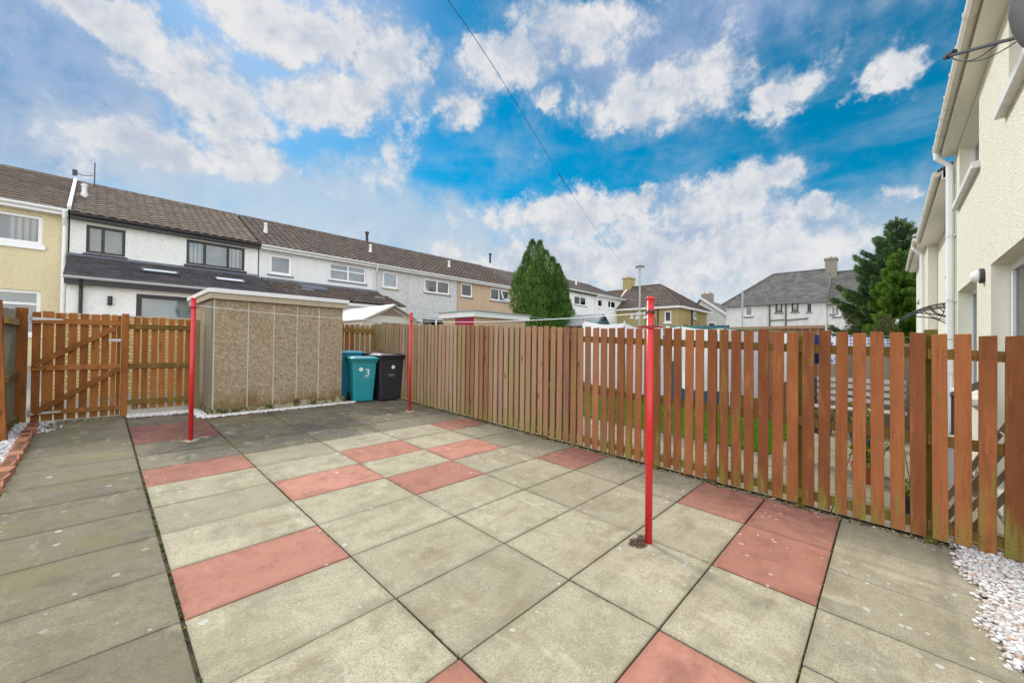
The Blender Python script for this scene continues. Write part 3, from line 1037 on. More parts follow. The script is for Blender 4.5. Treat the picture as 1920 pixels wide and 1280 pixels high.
# neighbour's lawn and slabs
def lawn():
    mb = MB()
    x0, x1, y0, y1 = 6.85, 9.9, 1.25, 8.6
    n = 10
    for k in range(n):
        a, b = y0 + (y1 - y0) * k / n, y0 + (y1 - y0) * (k + 1) / n
        mb.quad((x0, a, gz(x0, a) - 0.02), (x1, a, gz(x1, a) - 0.02), (x1, b, gz(x1, b) - 0.02), (x0, b, gz(x0, b) - 0.02), 0.4)
    for _ in range(26000):
        x, y = rng.uniform(x0, x1), y0 + (y1 - y0) * rng.random() ** 1.5
        a = rng.uniform(0, 6.28)
        hgt = rng.uniform(0.03, 0.075)
        b = 0.008
        z = gz(x, y) - 0.02
        c1, s1 = math.cos(a) * b, math.sin(a) * b
        mb.add([(x - c1, y - s1, z), (x + c1, y + s1, z), (x + rng.uniform(-.03, .03), y + rng.uniform(-.03, .03), z + hgt)], [(0, 1, 2)], rng.random())
    o = mb.build('lawn_grass', MAT['grass'], origin=(8, 3, 0), recalc=False)
    tag(o, 'bright green lawn beyond the long board fence', 'lawn')
    o['kind'] = 'stuff'
    mb = MB()
    y = -0.8
    while y < 9:
        for xa, xb in ((4.98, 5.58), (5.60, 6.20), (6.22, 6.82)):
            mb.quad(*[(px, py, gz(px, py) - 0.025) for px, py in ((xa, y), (xb, y), (xb, y + 0.59), (xa, y + 0.59))], c=rng.random(), g=0.15)
        y += 0.6
    y = -0.8
    while y < 1.0:
        x = 6.85
        while x < 10.3:
            mb.quad(*[(px, py, gz(px, py) - 0.025) for px, py in ((x, y), (x + .59, y), (x + .59, y + 0.59), (x, y + 0.59))], c=rng.random(), g=0.15)
            x += 0.6
        y += 0.6
    setting(mb.build('neighbour_paving', [MAT['concrete']], recalc=False))


lawn()

# ---------------------------------------------------------------- fences, gate, poles
FX = 4.825


def board(mb, F, u, wd, n0, n1, zb, zt, c, g):
    t = rng.uniform(-0.009, 0.009)
    dz_ = rng.uniform(-0.014, 0.012)
    sl = rng.uniform(-0.004, 0.004)
    mb.hexa([F.P(*q) for q in ((u, n0, zb), (u + wd, n0, zb), (u + wd, n1, zb), (u, n1, zb),
                               (u + t, n0, zt + dz_ - sl), (u + wd + t, n0, zt + dz_ + sl), (u + wd + t, n1, zt + dz_ + sl), (u + t, n1, zt + dz_ - sl))], c, g)


def long_fence():
    t = thing('board_fence', 'long orange brown vertical board fence with green algae and mossy rails', 'fence', (FX, 4.0, gz(FX, 4.0)))
    F = Frame((FX, 0, 0), R(-90))          # u = -y, n = -x
    mb = MB()
    y = 0.4811 + 0.126 * 71
    k = 0
    for k in range(82):
        y = 0.4811 + 0.1257 * (71 - k) + rng.uniform(-0.003, 0.003)
        if y < -0.70:
            break
        base = gz(FX, y)
        wd = 0.0935 + rng.uniform(-0.006, 0.004)
        age = max(0.0, min(0.95, (y - 2.5) / 2.4)) * rng.uniform(0.6, 1.0)
        if 4.6 < y < 6.0 and rng.random() < 0.35:
            age *= 0.4
        board(mb, F, -y, wd, -0.0 + rng.uniform(-.002, .003), 0.02, base + rng.uniform(0.015, 0.04), base + 1.732, rng.random(), age)
        if y < 3.2:
            for zz in (1.585, 1.54, 0.865, 0.82, 0.145, 0.105):
                for q in (0.022, 0.070):
                    uu = -y + q + rng.uniform(-.008, .008)
                    mb.fbox(F, uu - .0035, uu + .0035, 0.018, 0.0235, base + zz - .0035, base + zz + .0035, m=1)
    y = 9.40
    while y > 3.35:
        base = gz(FX, y)
        board(mb, F, -y, 0.092, -0.068, -0.048, base + 0.03, base + 1.71, rng.random(), 0.6)
        y -= 0.126
    mb.build('board_panel', [MAT['stained'], MAT['wire']], t, bevel=0.002)
    for z0, z1 in ((1.52, 1.605), (0.80, 0.885), (0.085, 0.165)):
        mb = MB()
        ys = [9.1, 6.6, 4.2, 1.45, -0.25, -0.82]
        for a, b in zip(ys[:-1], ys[1:]):
            mb.hexa([(FX + .002, b + .004, gz(FX, b) + z0), (FX + .045, b + .004, gz(FX, b) + z0), (FX + .045, a, gz(FX, a) + z0), (FX + .002, a, gz(FX, a) + z0),
                     (FX + .002, b + .004, gz(FX, b) + z1), (FX + .045, b + .004, gz(FX, b) + z1), (FX + .045, a, gz(FX, a) + z1), (FX + .002, a, gz(FX, a) + z1)], rng.random())
        mb.build('rail', MAT['rail'], t)
    for y in (8.9, 7.3, 5.6, 3.95, 2.13, 1.46, 0.64, -0.27):
        mb = MB()
        b = gz(FX, y)
        o_ = 0.022 if y > 3.3 else 0.0
        mb.box(FX + .047 + o_, FX + .125 + o_, y - .04, y + .04, b - 0.1, b + (1.77 if y < 0 else 1.69) + rng.uniform(-.01, .01), rng.random())
        mb.build('post', MAT['post'], t, bevel=0.004)


long_fence()

BY = 9.16      # back fence line


def back_fence():
    F = Frame((0, BY, 0), 0.0)
    # gate
    t = thing('timber_gate', 'amber stained boarded garden gate with zigzag braces and steel hinges', 'gate', (-0.2, BY, gz(0, BY)))
    b = gz(0, BY)
    mb = MB()
    us = [-0.660, -0.560, -0.430, -0.305, -0.185, -0.065, 0.050, 0.160, 0.225]
    wd = [0.085, 0.112, 0.098, 0.092, 0.090, 0.090, 0.088, 0.055, 0.045]
    for u, w_ in zip(us, wd):
        board(mb, F, u, w_, -0.0, 0.02, b + 0.02, b + 1.655, rng.random() * 0.8, 0.0)
    mb.build('board_panel', MAT['gatewood'], t, bevel=0.002)
    for z0, z1 in ((1.475, 1.555), (0.775, 0.855), (0.11, 0.185)):
        mb = MB()
        mb.fbox(F, -0.665, 0.272, 0.021, 0.056, b + z0, b + z1, rng.random())
        mb.build('rail', MAT['gaterail'], t, bevel=0.003)
    for p, q in (((-0.64, 0.86), (0.21, 1.44)), ((-0.63, 0.15), (0.26, 0.78))):
        mb = MB()
        mb.beam(F.P(p[0], 0.073, b + p[1]), F.P(q[0], 0.073, b + q[1]), 0.032, 0.075, up=(0, 0, 1), c=rng.random())
        mb.build('brace', MAT['gaterail'], t, bevel=0.003)
    for z in (1.545, 0.15):
        mb = MB()
        mb.fbox(F, -0.72, -0.672, 0.058, 0.062, b + z - 0.055, b + z + 0.055)
        mb.hexa([F.P(*q) for q in ((-.67, .0575, b + z - .024), (-.36, .0575, b + z - .008), (-.36, .0625, b + z - .008), (-.67, .0625, b + z - .024),
                                   (-.67, .0575, b + z + .024), (-.36, .0575, b + z + .008), (-.36, .0625, b + z + .008), (-.67, .0625, b + z + .024))])
        mb.tube([F.P(-0.671, 0.066, b + z - 0.04), F.P(-0.671, 0.066, b + z + 0.04)], 0.008)
        mb.build('strap_hinge', MAT['galv'], t)
    mb = MB()
    z = b + 1.24
    mb.fbox(F, 0.13, 0.265, 0.0585, 0.063, z - 0.022, z + 0.022)
    mb.fbox(F, 0.285, 0.335, 0.0585, 0.063, z - 0.022, z + 0.022)
    mb.tube([F.P(0.14, 0.072, z), F.P(0.33, 0.072, z)], 0.008)
    mb.tube([F.P(0.18, 0.072, z), F.P(0.18, 0.10, z), F.P(0.18, 0.10, z - 0.03)], 0.006)
    mb.build('sliding_bolt', MAT['galv'], t)
    # posts and the fixed piece beside the gate
    t = thing('gate_fence', 'short amber board fence between the gate and the concrete shed', 'fence', (0.75, BY, gz(0.75, BY)))
    mb = MB()
    for u in (0.415, 0.525, 0.640, 0.750, 0.868, 0.980, 1.095, 1.2):
        board(mb, F, u, 0.080, -0.0, 0.02, b + 0.09, b + 1.64, rng.random() * 0.8, 0.0)
    mb.build('board_panel', MAT['gatewood'], t, bevel=0.002)
    for z0, z1 in ((1.43, 1.515), (0.775, 0.86), (0.17, 0.26)):
        mb = MB()
        mb.fbox(F, 0.366, 1.30, 0.021, 0.056, b + z0, b + z1, rng.random())
        mb.build('rail', MAT['railx'], t, bevel=0.003)
    mb = MB()
    mb.fbox(F, 0.278, 0.364, -0.01, 0.08, b - 0.1, b + 1.68, 0.3)
    mb.build('post', MAT['gatewood'], t, bevel=0.004)
    mb = MB()
    mb.fbox(F, 1.215, 1.29, 0.06, 0.13, b - 0.1, b + 1.62, 0.6, 0.5)
    mb.build('post', MAT['post'], t, bevel=0.004)
    # side fence running forward from the gate
    t = thing('side_fence', 'short silvered board fence with a leaning post beside the gravel bed', 'fence', (-0.80, 8.5, gz(-0.85, 8.5)))
    mb = MB()
    G = Frame((-0.82, 0, 0), R(90))       # u = +y, n = +x
    y = 5.2
    while y < 9.1:
        if y > 7.9:
            board(mb, G, y, 0.098, -0.0, 0.02, gz(-.9, y) + 0.03, gz(-.9, y) + 1.68, rng.random(), 0.9)
        y += 0.108
    mb.build('board_panel', MAT['greywood'], t, bevel=0.002)
    for z0, z1 in ((1.46, 1.54), (0.72, 0.80), (0.10, 0.18)):
        mb = MB()
        mb.fbox(G, 7.9, 9.06, 0.021, 0.06, gz(-.9, 8.5) + z0, gz(-.9, 8.5) + z1, rng.random())
        mb.build('rail', MAT['rail'], t)
    mb = MB()
    bb = gz(-.8, BY)
    mb.fbox(F, -0.815, -0.70, -0.02, 0.09, bb - 0.1, bb + 1.70, 0.5)
    mb.build('post', MAT['gatewood'], t, bevel=0.005)
    mb = MB()
    bb = gz(-.86, 7.95)
    mb.hexa([(-0.87, 7.90, bb - .05), (-0.745, 7.90, bb - .05), (-0.745, 7.985, bb - .05), (-0.87, 7.985, bb - .05),
             (-0.94, 7.88, bb + 1.77), (-0.815, 7.88, bb + 1.77), (-0.815, 7.965, bb + 1.77), (-0.94, 7.965, bb + 1.77)], 0.7)
    mb.build('post', MAT['gatewood'], t, bevel=0.005)
    # behind the bins
    F = Frame((0, 9.40, 0), 0.0)
    t = thing('corner_fence', 'brown board fence with a mossy top rail behind the wheelie bins', 'fence', (4.3, BY, gz(4.3, BY)))
    mb = MB()
    u = 3.70
    while u < 4.80:
        board(mb, F, u, 0.095, -0.0, 0.02, b + 0.03, b + 1.70, rng.random(), 0.1 + 0.5 * (u > 4.3))
        u += 0.128
    mb.build('board_panel', MAT['stained'], t, bevel=0.002)
    for z0, z1 in ((1.50, 1.60), (0.80, 0.88)):
        mb = MB()
        mb.fbox(F, 3.69, 4.81, 0.021, 0.06, b + z0, b + z1, rng.random())
        mb.build('rail', MAT['railx'], t)


back_fence()


def poles():
    def one(x, y, lean, top):
        b = gz(x, y)
        t = thing('clothes_pole', '', 'clothes pole', (x, y, b))
        mb = MB()
        mb.tube([(x, y, b - 0.05), (x + lean[0], y + lean[1], b + top)], 0.0275, 14)
        mb.lathe([(0.001, b + top + 0.006), (0.020, b + top + 0.004), (0.030, b + top - 0.002), (0.032, b + top - 0.02), (0.029, b + top - 0.022)], x + lean[0], y + lean[1], 14)
        mb.build('post', MAT['redpaint'], t, smooth=False).data.polygons.foreach_set('use_smooth', [True] * len(t.children[0].data.polygons))
        if y > 3:
            mb = MB()
            pts = []
            for k in range(16):
                a = k * 6.283 / 16
                r_ = 0.085 + rng.uniform(-0.02, 0.025)
                pts.append((x + r_ * math.cos(a), y + r_ * math.sin(a), gz(x + r_ * math.cos(a), y + r_ * math.sin(a)) + 0.004))
            mb.add(pts + [(x, y, b + 0.014)], [(i, (i + 1) % 16, 16) for i in range(16)])
            mb.build('base_collar', MAT['beamconc'], t, recalc=False)
        return t
    data = [
        (3.002, 1.352, 'red clothes pole nearest the camera, with wire wound round its collar', 1.925, 1.69),
        (0.884, 6.755, 'red clothes pole standing in front of the gate fence', 1.915, 1.79),
        (4.262, 6.808, 'red clothes pole beside the black wheelie bin', 1.94, 1.78)]
    tops = []
    for x, y, lab, top, hz_ in data:
        t = one(x, y, (0.004, 0.004), top)
        t['label'] = lab
        t['group'] = 'red clothes poles'
        b = gz(x, y)
        mb = MB()
        d = Vector((0.70, -0.714, 0))
        c = Vector((x, y, b + hz_))
        mb.tube([c - d * 0.095, c + d * 0.095], 0.0075, 8)
        mb.build('cross_bar', MAT['maroon'], t)
        mb = MB()
        mb.lathe([(0.0305, b + hz_ - 0.012), (0.034, b + hz_ - 0.008), (0.034, b + hz_ + 0.008), (0.0305, b + hz_ + 0.012)], x + .003, y + .003, 14)
        mb.build('collar', MAT['maroon'], t)
        if y < 3:
            mb = MB()
            for zz in (1.80, 1.808, 1.817):
                mb.tube([(x + .0035 + 0.033 * math.cos(a * 0.42), y + .0035 + 0.033 * math.sin(a * 0.42), b + zz + 0.004 * math.sin(a)) for a in range(16)], 0.003, 5)
            mb.tube([c + Vector((-.03, .03, 0)), (x - .028, y + .028, b + 1.75), (x + .03, y - .012, b + 1.80)], 0.003, 5)
            mb.tube([c + Vector((.03, -.03, 0)), (x + .02, y - .03, b + 1.75), (x - .03, y + .012, b + 1.80)], 0.003, 5)
            mb.build('wire_wrap', MAT['wire'], t)
        else:
            mb = MB()
            mb.tube([(x - .06, y - .02, b + hz_ + 0.06), (x + .06, y + .02, b + hz_ + 0.06)], 0.005, 6)
            mb.build('hook', MAT['galv'], t)
    # lines
    def sag(a, b_, s, n=24):
        a, b_ = Vector(a), Vector(b_)
        return [a.lerp(b_, i / n) - Vector((0, 0, s * 4 * (i / n) * (1 - i / n))) for i in range(n + 1)]
    mb = MB()
    mb.tube(sag((0.915, 6.76, gz(.9, 6.8) + 1.815), (4.24, 6.80, gz(4.2, 6.8) + 1.78), 0.045), 0.0042, 6)
    tag(mb.build('clothes_line', MAT['pvcline'], origin=(2.5, 6.8, 2.0)), 'pale clothes line strung across the front of the concrete shed', 'clothes line')
    mb = MB()
    mb.tube(sag((4.28, 6.79, gz(4.2, 6.8) + 1.79), (3.02, 1.385, gz(3, 1.4) + 1.80), 0.05), 0.0045, 6)
    tag(mb.build('clothes_line', MAT['pvcline'], origin=(3.6, 4, 1.9)), 'pale clothes line running to the clothes pole nearest the camera', 'clothes line')


poles()

# ---------------------------------------------------------------- concrete shed and bins
def concrete_shed():
    x0, x1, y0, y1 = 1.385, 3.605, 8.42, 10.55
    b = 0.335
    t = thing('concrete_shed', 'flat roofed shed of exposed aggregate concrete panels with a white roof edge', 'shed', (2.5, 9.4, b))
    mb = MB()
    mb.box(x0, x1, y0, y1, b - 0.1, b + 1.995)
    mb.build('panel_wall', MAT['agg'], t)
    mb = MB()
    # plinth with an uneven mossy edge
    n = 40
    for k in range(n):
        xa, xb = x0 - 0.05 + (x1 - x0 + 0.10) * k / n, x0 - 0.05 + (x1 - x0 + 0.10) * (k + 1) / n
        h = 0.085 + 0.03 * math.sin(k * 0.9) * rng.random() + (0.075 if 22 < k else 0.0) * rng.random()
        mb.box(xa, xb, y0 - 0.060 - 0.022 * rng.random(), y0 - 0.002, b - 0.12, b + h)
    mb.box(x0 - 0.06, x0 - 0.002, y0 - 0.05, 9.1, b - 0.1, b + 0.09)
    mb.build('plinth', MAT['plinth'], t, bevel=0.006)
    for x in (1.392, 1.894, 2.307, 2.712, 3.124):
        mb = MB()
        mb.box(x - 0.007, x + 0.007, y0 - 0.006, y0 - 0.001, b + 0.09, b + 1.99)
        mb.build('joint_strip', MAT['mortar'], t)
    mb = MB()
    mb.box(x0 - 0.006, x0 - 0.001, y0 + 0.001, y0 + 0.06, b + 0.09, b + 1.99)
    mb.build('corner_post', MAT['beamconc'], t)
    mb = MB()
    y = 8.50
    while y < 9.02:
        mb.box(x0 - 0.03, x0 - 0.003, y, y + 0.088, b + 0.10, b + 1.97, rng.random(), 0.7)
        y += 0.092
    mb.build('plank_door', MAT['greywood'], t, bevel=0.003)
    mb = MB()
    mb.box(x0 - 0.07, x1 + 0.07, y0 - 0.07, y1 + 0.07, b + 2.00, b + 2.10)
    mb.build('roof_slab', MAT['beamconc'], t, bevel=0.004)
    mb = MB()
    mb.box(x0 - 0.10, x1 + 0.10, y0 - 0.10, y1 + 0.10, b + 2.102, b + 2.175)
    mb.build('roof_edging', MAT['offwhite'], t, bevel=0.006)
    mb = MB()
    mb.box(x0 - 0.03, x1 + 0.03, y0 - 0.03, y1 + 0.03, b + 2.176, b + 2.19)
    mb.build('roof_felt', MAT['felt'], t)
    for (x, z) in ((1.46, 1.93), (1.45, 0.40)):
        mb = MB()
        mb.lathe([(0.010, 0), (0.010, 0.004)], 0, 0, 10)
        mb.v = [(x + v[0], y0 - 0.001 - v[2], b + z + v[1]) for v in mb.v]
        mb.build('fixing_hole', MAT['rubber'], t)


concrete_shed()


def text_mesh(s, size, M, name, mat, parent):
    cu = bpy.data.curves.new('lettering', 'FONT')
    cu.body = s
    cu.size = size
    cu.align_x = 'CENTER'
    cu.extrude = 0.0008
    ob = bpy.data.objects.new('lettering', cu)
    SC.collection.objects.link(ob)
    bpy.context.view_layer.update()
    me = bpy.data.meshes.new_from_object(ob.evaluated_get(bpy.context.evaluated_depsgraph_get()))
    bpy.data.objects.remove(ob)
    bpy.data.curves.remove(cu)
    me.transform(M)
    me.materials.clear()
    me.materials.append(mat)
    o = bpy.data.objects.new(name, me)
    SC.collection.objects.link(o)
    o.parent = parent
    return o


def bin_(label, x, y, ang, wt, wb, dt, db, h, m, mlid, recess=False, marks=None, open_=0.0):
    b = gz(x, y)
    t = thing('wheelie_bin', label, 'wheelie bin', (x, y, b), 'wheelie bins in the fence corner')
    F = Frame((x, y, b), ang)      # n points to the front

    def ring(wd, n0, n1, z, r=0.035, k=4):
        pts = []
        for cu, cn, a0 in ((wd / 2 - r, n1 - r, 0), (-wd / 2 + r, n1 - r, 90), (-wd / 2 + r, n0 + r, 180), (wd / 2 - r, n0 + r, 270)):
            for i in range(k + 1):
                a = R(a0 + 90 * i / k)
                pts.append(F.P(cu + r * math.cos(a), cn + r * math.sin(a), z))
        return pts
    mb = MB()
    fb = -0.0          # front foot
    ft = 0.085         # front leans forward
    mb.loft([ring(wb, -db, fb, 0.03), ring(wb + 0.01, -db, fb + 0.005, 0.06), ring(wt - 0.05, -dt + ft, ft - 0.012, h * 0.86), ring(wt - 0.045, -dt + ft, ft - 0.01, h * 0.865),
             ring(wt, -dt + ft - .01, ft + 0.018, h * 0.875), ring(wt, -dt + ft - .01, ft + 0.022, h * 0.925), ring(wt - .02, -dt + ft, ft + 0.012, h * 0.93)])
    if recess:
        # raised arch on the front
        zz = [0.10, 0.30, 0.50, 0.57, 0.60]
        ww = [0.135, 0.135, 0.135, 0.115, 0.07]
        for s_ in (-1, 1):
            for i in range(4):
                z0_, z1_ = zz[i] * h, zz[i + 1] * h
                f0 = fb + (ft - fb) * z0_ / (h * 0.86) - 0.004
                f1 = fb + (ft - fb) * z1_ / (h * 0.86) - 0.004
                mb.beam(F.P(s_ * ww[i], f0, z0_), F.P(s_ * ww[i + 1], f1, z1_), 0.014, 0.014, up=tuple(F.n))
        f1 = fb + (ft - fb) * 0.60 / 0.86 - 0.004
        mb.beam(F.P(-0.07, f1, 0.60 * h), F.P(0.07, f1, 0.60 * h), 0.014, 0.014, up=tuple(F.n))
    for u in (-wt / 2 + 0.05, wt / 2 - 0.05):
        mb.beam(F.P(u, -dt + ft - 0.005, h * 0.45), F.P(u, -dt + ft - 0.03, h * 0.93), 0.02, 0.05)
    mb.build('body', m, t, bevel=0.0)
    # lid: shallow dome hinged at the back
    mb = MB()
    zl = h * 0.932
    op = open_
    mb.loft([ring(wt + 0.06, -dt + ft - .02, ft + 0.085, zl, 0.05), ring(wt + 0.065, -dt + ft - .02, ft + 0.088, zl + 0.026, 0.05),
             ring(wt + 0.01, -dt + ft + .02, ft + 0.045, zl + 0.040, 0.06), ring(wt - 0.14, -dt + ft + .10, ft - 0.05, zl + 0.062, 0.07)])
    lid = mb.build('lid', mlid, t, smooth=False)
    if op:
        for v in lid.data.vertices:
            p = v.co - Vector((0, 0, zl))
            hinge = F.P(0, -dt + ft, zl) - Vector((x, y, b)) - Vector((0, 0, zl))
            d = (p - hinge).dot(F.n)
            v.co.z += d * op
    mb = MB()
    mb.tube([F.P(-wt / 2 + .04, -dt + ft - 0.055, h * 0.95), F.P(wt / 2 - .04, -dt + ft - 0.055, h * 0.95)], 0.014, 8)
    mb.build('handle', m, t)
    for s_ in (-1, 1):
        mb = MB()
        c0, c1 = F.P(s_ * (wb / 2 - 0.01), -db - 0.0, 0.10), F.P(s_ * (wb / 2 + 0.04), -db - 0.0, 0.10)
        mb.tube([c0, c1], 0.10, 18)
        wl = mb.build('wheel', MAT['rubber'], t)
    if marks:
        sl = math.atan2(ft - fb, h * 0.86)
        Rm = Matrix((tuple(F.u), (0, 0, 1), tuple(F.n))).transposed().to_4x4()

        def place(u, z):
            f_ = fb + (ft - fb) * z / (h * 0.86) - 0.006
            return Matrix.Translation(F.P(u, f_ + 0.004, z) - Vector((x, y, b))) @ Rm @ Matrix.Rotation(sl, 4, 'X')
        for kind, u, z, sz in marks:
            if kind == 'disc':
                mb = MB()
                mb.lathe([(sz, 0), (sz, 0.0015)], 0, 0, 20)
                mb.lathe([(sz * 0.55, 0.0016), (sz * 0.55, 0.0022)], 0, 0, 16, m=1)
                mb.lathe([(sz * 0.38, 0.0023), (sz * 0.38, 0.0027)], 0, 0, 16)
                M_ = place(u, z)
                mb.v = [tuple(M_ @ Vector(v) + Vector((x, y, b))) for v in mb.v]
                mb.build('round_sticker', [MAT['sticker'], MAT['net']], t)
            elif kind == 'bars':
                mb = MB()
                M_ = place(u, z)
                cur = -sz
                while cur < sz:
                    l = rng.uniform(0.006, 0.018)
                    mb.box(cur, cur + l, -0.005, 0.005, 0, 0.0012)
                    cur += l + rng.uniform(0.004, 0.010)
                mb.v = [tuple(M_ @ Vector(v) + Vector((x, y, b))) for v in mb.v]
                mb.build('faint_print', MAT['net'], t)
            else:
                text_mesh(kind, sz, place(u, z), 'number', MAT['sticker'], t)
    return t


bin_('teal wheelie bin marked with a white 3 and a round sticker', 4.0, 8.22, R(-13), 0.56, 0.40, 0.60, 0.45, 1.0, MAT['teal'], MAT['teal'], True,
     [('disc', -0.075, 0.715, 0.042), ('3', 0.06, 0.565, 0.23), ('bars', 0.06, 0.535, 0.085)])
bin_('black wheelie bin with a pale sticker, beside the teal one', 4.545, 8.06, R(-7), 0.60, 0.47, 0.70, 0.52, 1.07, MAT['binblack'], MAT['binblack'], False,
     [('disc', 0.03, 0.76, 0.040), ('bars', -0.01, 0.60, 0.07), ('bars', 0.0, 0.565, 0.045)])
bin_('blue wheelie bin half hidden behind the concrete shed corner', 3.93, 8.79, R(-4), 0.52, 0.42, 0.52, 0.42, 1.10, MAT['teal2'], MAT['teal2'])
bin_('maroon lidded bin behind the black one', 4.50, 8.77, R(-5), 0.52, 0.44, 0.52, 0.42, 1.08, MAT['binbrown'], MAT['binbrown'])


# ---------------------------------------------------------------- beyond the back fence
def brick_wall():
    mb = MB()
    mb.box(-0.62, 6.2, 12.0, 12.22, 0.38, 2.09)
    t = thing('brick_wall', 'buff brick garden wall seen through the gaps of the gate', 'wall', (2.5, 12.1, 0.45))
    mb.build('brickwork', MAT['ybrick'], t)
    mb = MB()
    x = -0.64
    while x < 6.2:
        mb.box(x, x + 0.44, 11.97, 12.25, 2.091, 2.14, rng.random())
        x += 0.45
    mb.build('coping', MAT['beamconc'], t, bevel=0.006)


brick_wall()


def boards_on(mb, F, u0, u1, n, z0, z1f, step=0.12, th=0.02, age=0.0, vert=True):
    u = u0
    while u < u1 - 0.01:
        w_ = min(step - 0.006, u1 - u)
        mb.fbox(F, u, u + w_, n - th, n, z0, z1f(u + w_ / 2) if callable(z1f) else z1f, rng.random(), age)
        u += step


def gable_shed(name, label, x0, x1, y0, y1, b, he, hr, wallm, roofm, barge):
    """small shed with its gable towards the camera side (-y)"""
    t = thing(name, label, 'shed', ((x0 + x1) / 2, (y0 + y1) / 2, b))
    xm = (x0 + x1) / 2
    mb = MB()
    for y in (y0, y1):
        mb.add([(x0, y, b), (x1, y, b), (x1, y, he), (xm, y, hr - 0.03), (x0, y, he)], [(0, 1, 2, 3, 4)])
    mb.quad((x0, y0, b), (x0, y1, b), (x0, y1, he), (x0, y0, he))
    mb.quad((x1, y0, b), (x1, y1, b), (x1, y1, he), (x1, y0, he))
    mb.build('wall', wallm, t)
    mb = MB()
    for sx, xe in ((-1, x0 - 0.12), (1, x1 + 0.12)):
        sl = (hr - he) / ((x1 - x0) / 2)
        ze = he - 0.12 * sl
        mb.hexa([(xm, y0 - 0.15, hr), (xe, y0 - 0.15, ze), (xe, y1 + 0.1, ze), (xm, y1 + 0.1, hr),
                 (xm, y0 - 0.15, hr + 0.035), (xe, y0 - 0.15, ze + 0.035), (xe, y1 + 0.1, ze + 0.035), (xm, y1 + 0.1, hr + 0.035)])
        k = 5
        for i in range(1, k):
            yy = y0 + (y1 - y0) * i / k
            mb.hexa([(xm, yy - .012, hr + .0355), (xe, yy - .012, ze + .0355), (xe, yy + .012, ze + .0355), (xm, yy + .012, hr + .0355),
                     (xm, yy - .012, hr + .05), (xe, yy - .012, ze + .05), (xe, yy + .012, ze + .05), (xm, yy + .012, hr + .05)])
    mb.build('roof', roofm, t)
    mb = MB()
    for xe in (x0 - 0.12, x1 + 0.12):
        sl = (hr - he) / ((x1 - x0) / 2)
        ze = he - 0.12 * sl
        mb.beam((xe, y0 - 0.17, ze - 0.01), (xm, y0 - 0.17, hr - 0.01), 0.03, 0.11, up=(0, 1, 0))
    mb.build('barge_board', barge, t)
    return t


t = gable_shed('summer_house', 'low cream garden shed with a white panelled gable roof behind the concrete shed', 6.25, 8.42, 13.0, 16.4, 0.5, 2.46, 3.0, plain('stone_paint', (0.58, 0.54, 0.46), 0.7), MAT['offwhite'], plain('barge_stone_paint', (0.52, 0.48, 0.40), 0.7))
mb = MB()
mb.box(6.95, 7.9, 12.965, 12.985, 1.7, 2.35)
mb.build('window', MAT['darkgrey'], t)
mb = MB()
mb.add([(6.85, 12.975, 2.62), (7.82, 12.975, 2.62), (7.335, 12.975, 2.86)], [(0, 1, 2)])
mb.add([(6.85, 12.985, 2.62), (7.82, 12.985, 2.62), (7.335, 12.985, 2.86)], [(0, 1, 2)])
mb.build('gable_panel', plain('brown_gable_board', (0.25, 0.19, 0.14), 0.8), t)
t = gable_shed('blue_shed', 'small blue grey shed with a felt gable roof beyond the dark cypress', 14.95, 15.85, 9.25, 11.6, 0.35, 2.62, 3.02, MAT['shedblue'], MAT['felt'], MAT['shedblue'])
mb = MB()
mb.lathe([(0.001, 0.06), (0.04, 0.05), (0.07, 0.0), (0.07, -0.02)], 0, 0, 10)
mb.v = [(15.4 + v[0], 9.24 - v[2], 2.55 + v[1]) for v in mb.v]
mb.build('wall_lamp', MAT['darkgrey'], t)


def flat_outbuilding():
    x0, x1, y0, y1, b = 9.25, 11.95, 10.62, 12.5, 0.42
    t = thing('flat_outbuilding', 'flat roofed grey outbuilding with a crimson door and white roof edge', 'outbuilding', (10.5, 11.5, b))
    mb = MB()
    mb.box(x0, x1, y0, y1, b, 2.60)
    mb.build('wall', MAT['harl_tan'], t)
    mb = MB()
    mb.box(x0 - 0.12, x1 + 0.12, y0 - 0.12, y1 + 0.12, 2.602, 2.80)
    mb.build('roof_edging', MAT['offwhite'], t, bevel=0.01)
    mb = MB()
    mb.box(x0 - 0.16, x1 + 0.16, y0 - 0.16, y1 + 0.16, 2.801, 2.84)
    mb.build('roof_felt', MAT['felt'], t)
    mb = MB()
    mb.box(x0 - 0.03, x0 - 0.002, 10.68, 11.72, b, 2.585)
    d = mb.build('door', MAT['maroondoor'], t)
    mb = MB()
    mb.box(x0 - 0.05, x0 - 0.031, 10.78, 10.80, 1.4, 1.55)
    mb.build('handle', MAT['galv'], d)


flat_outbuilding()

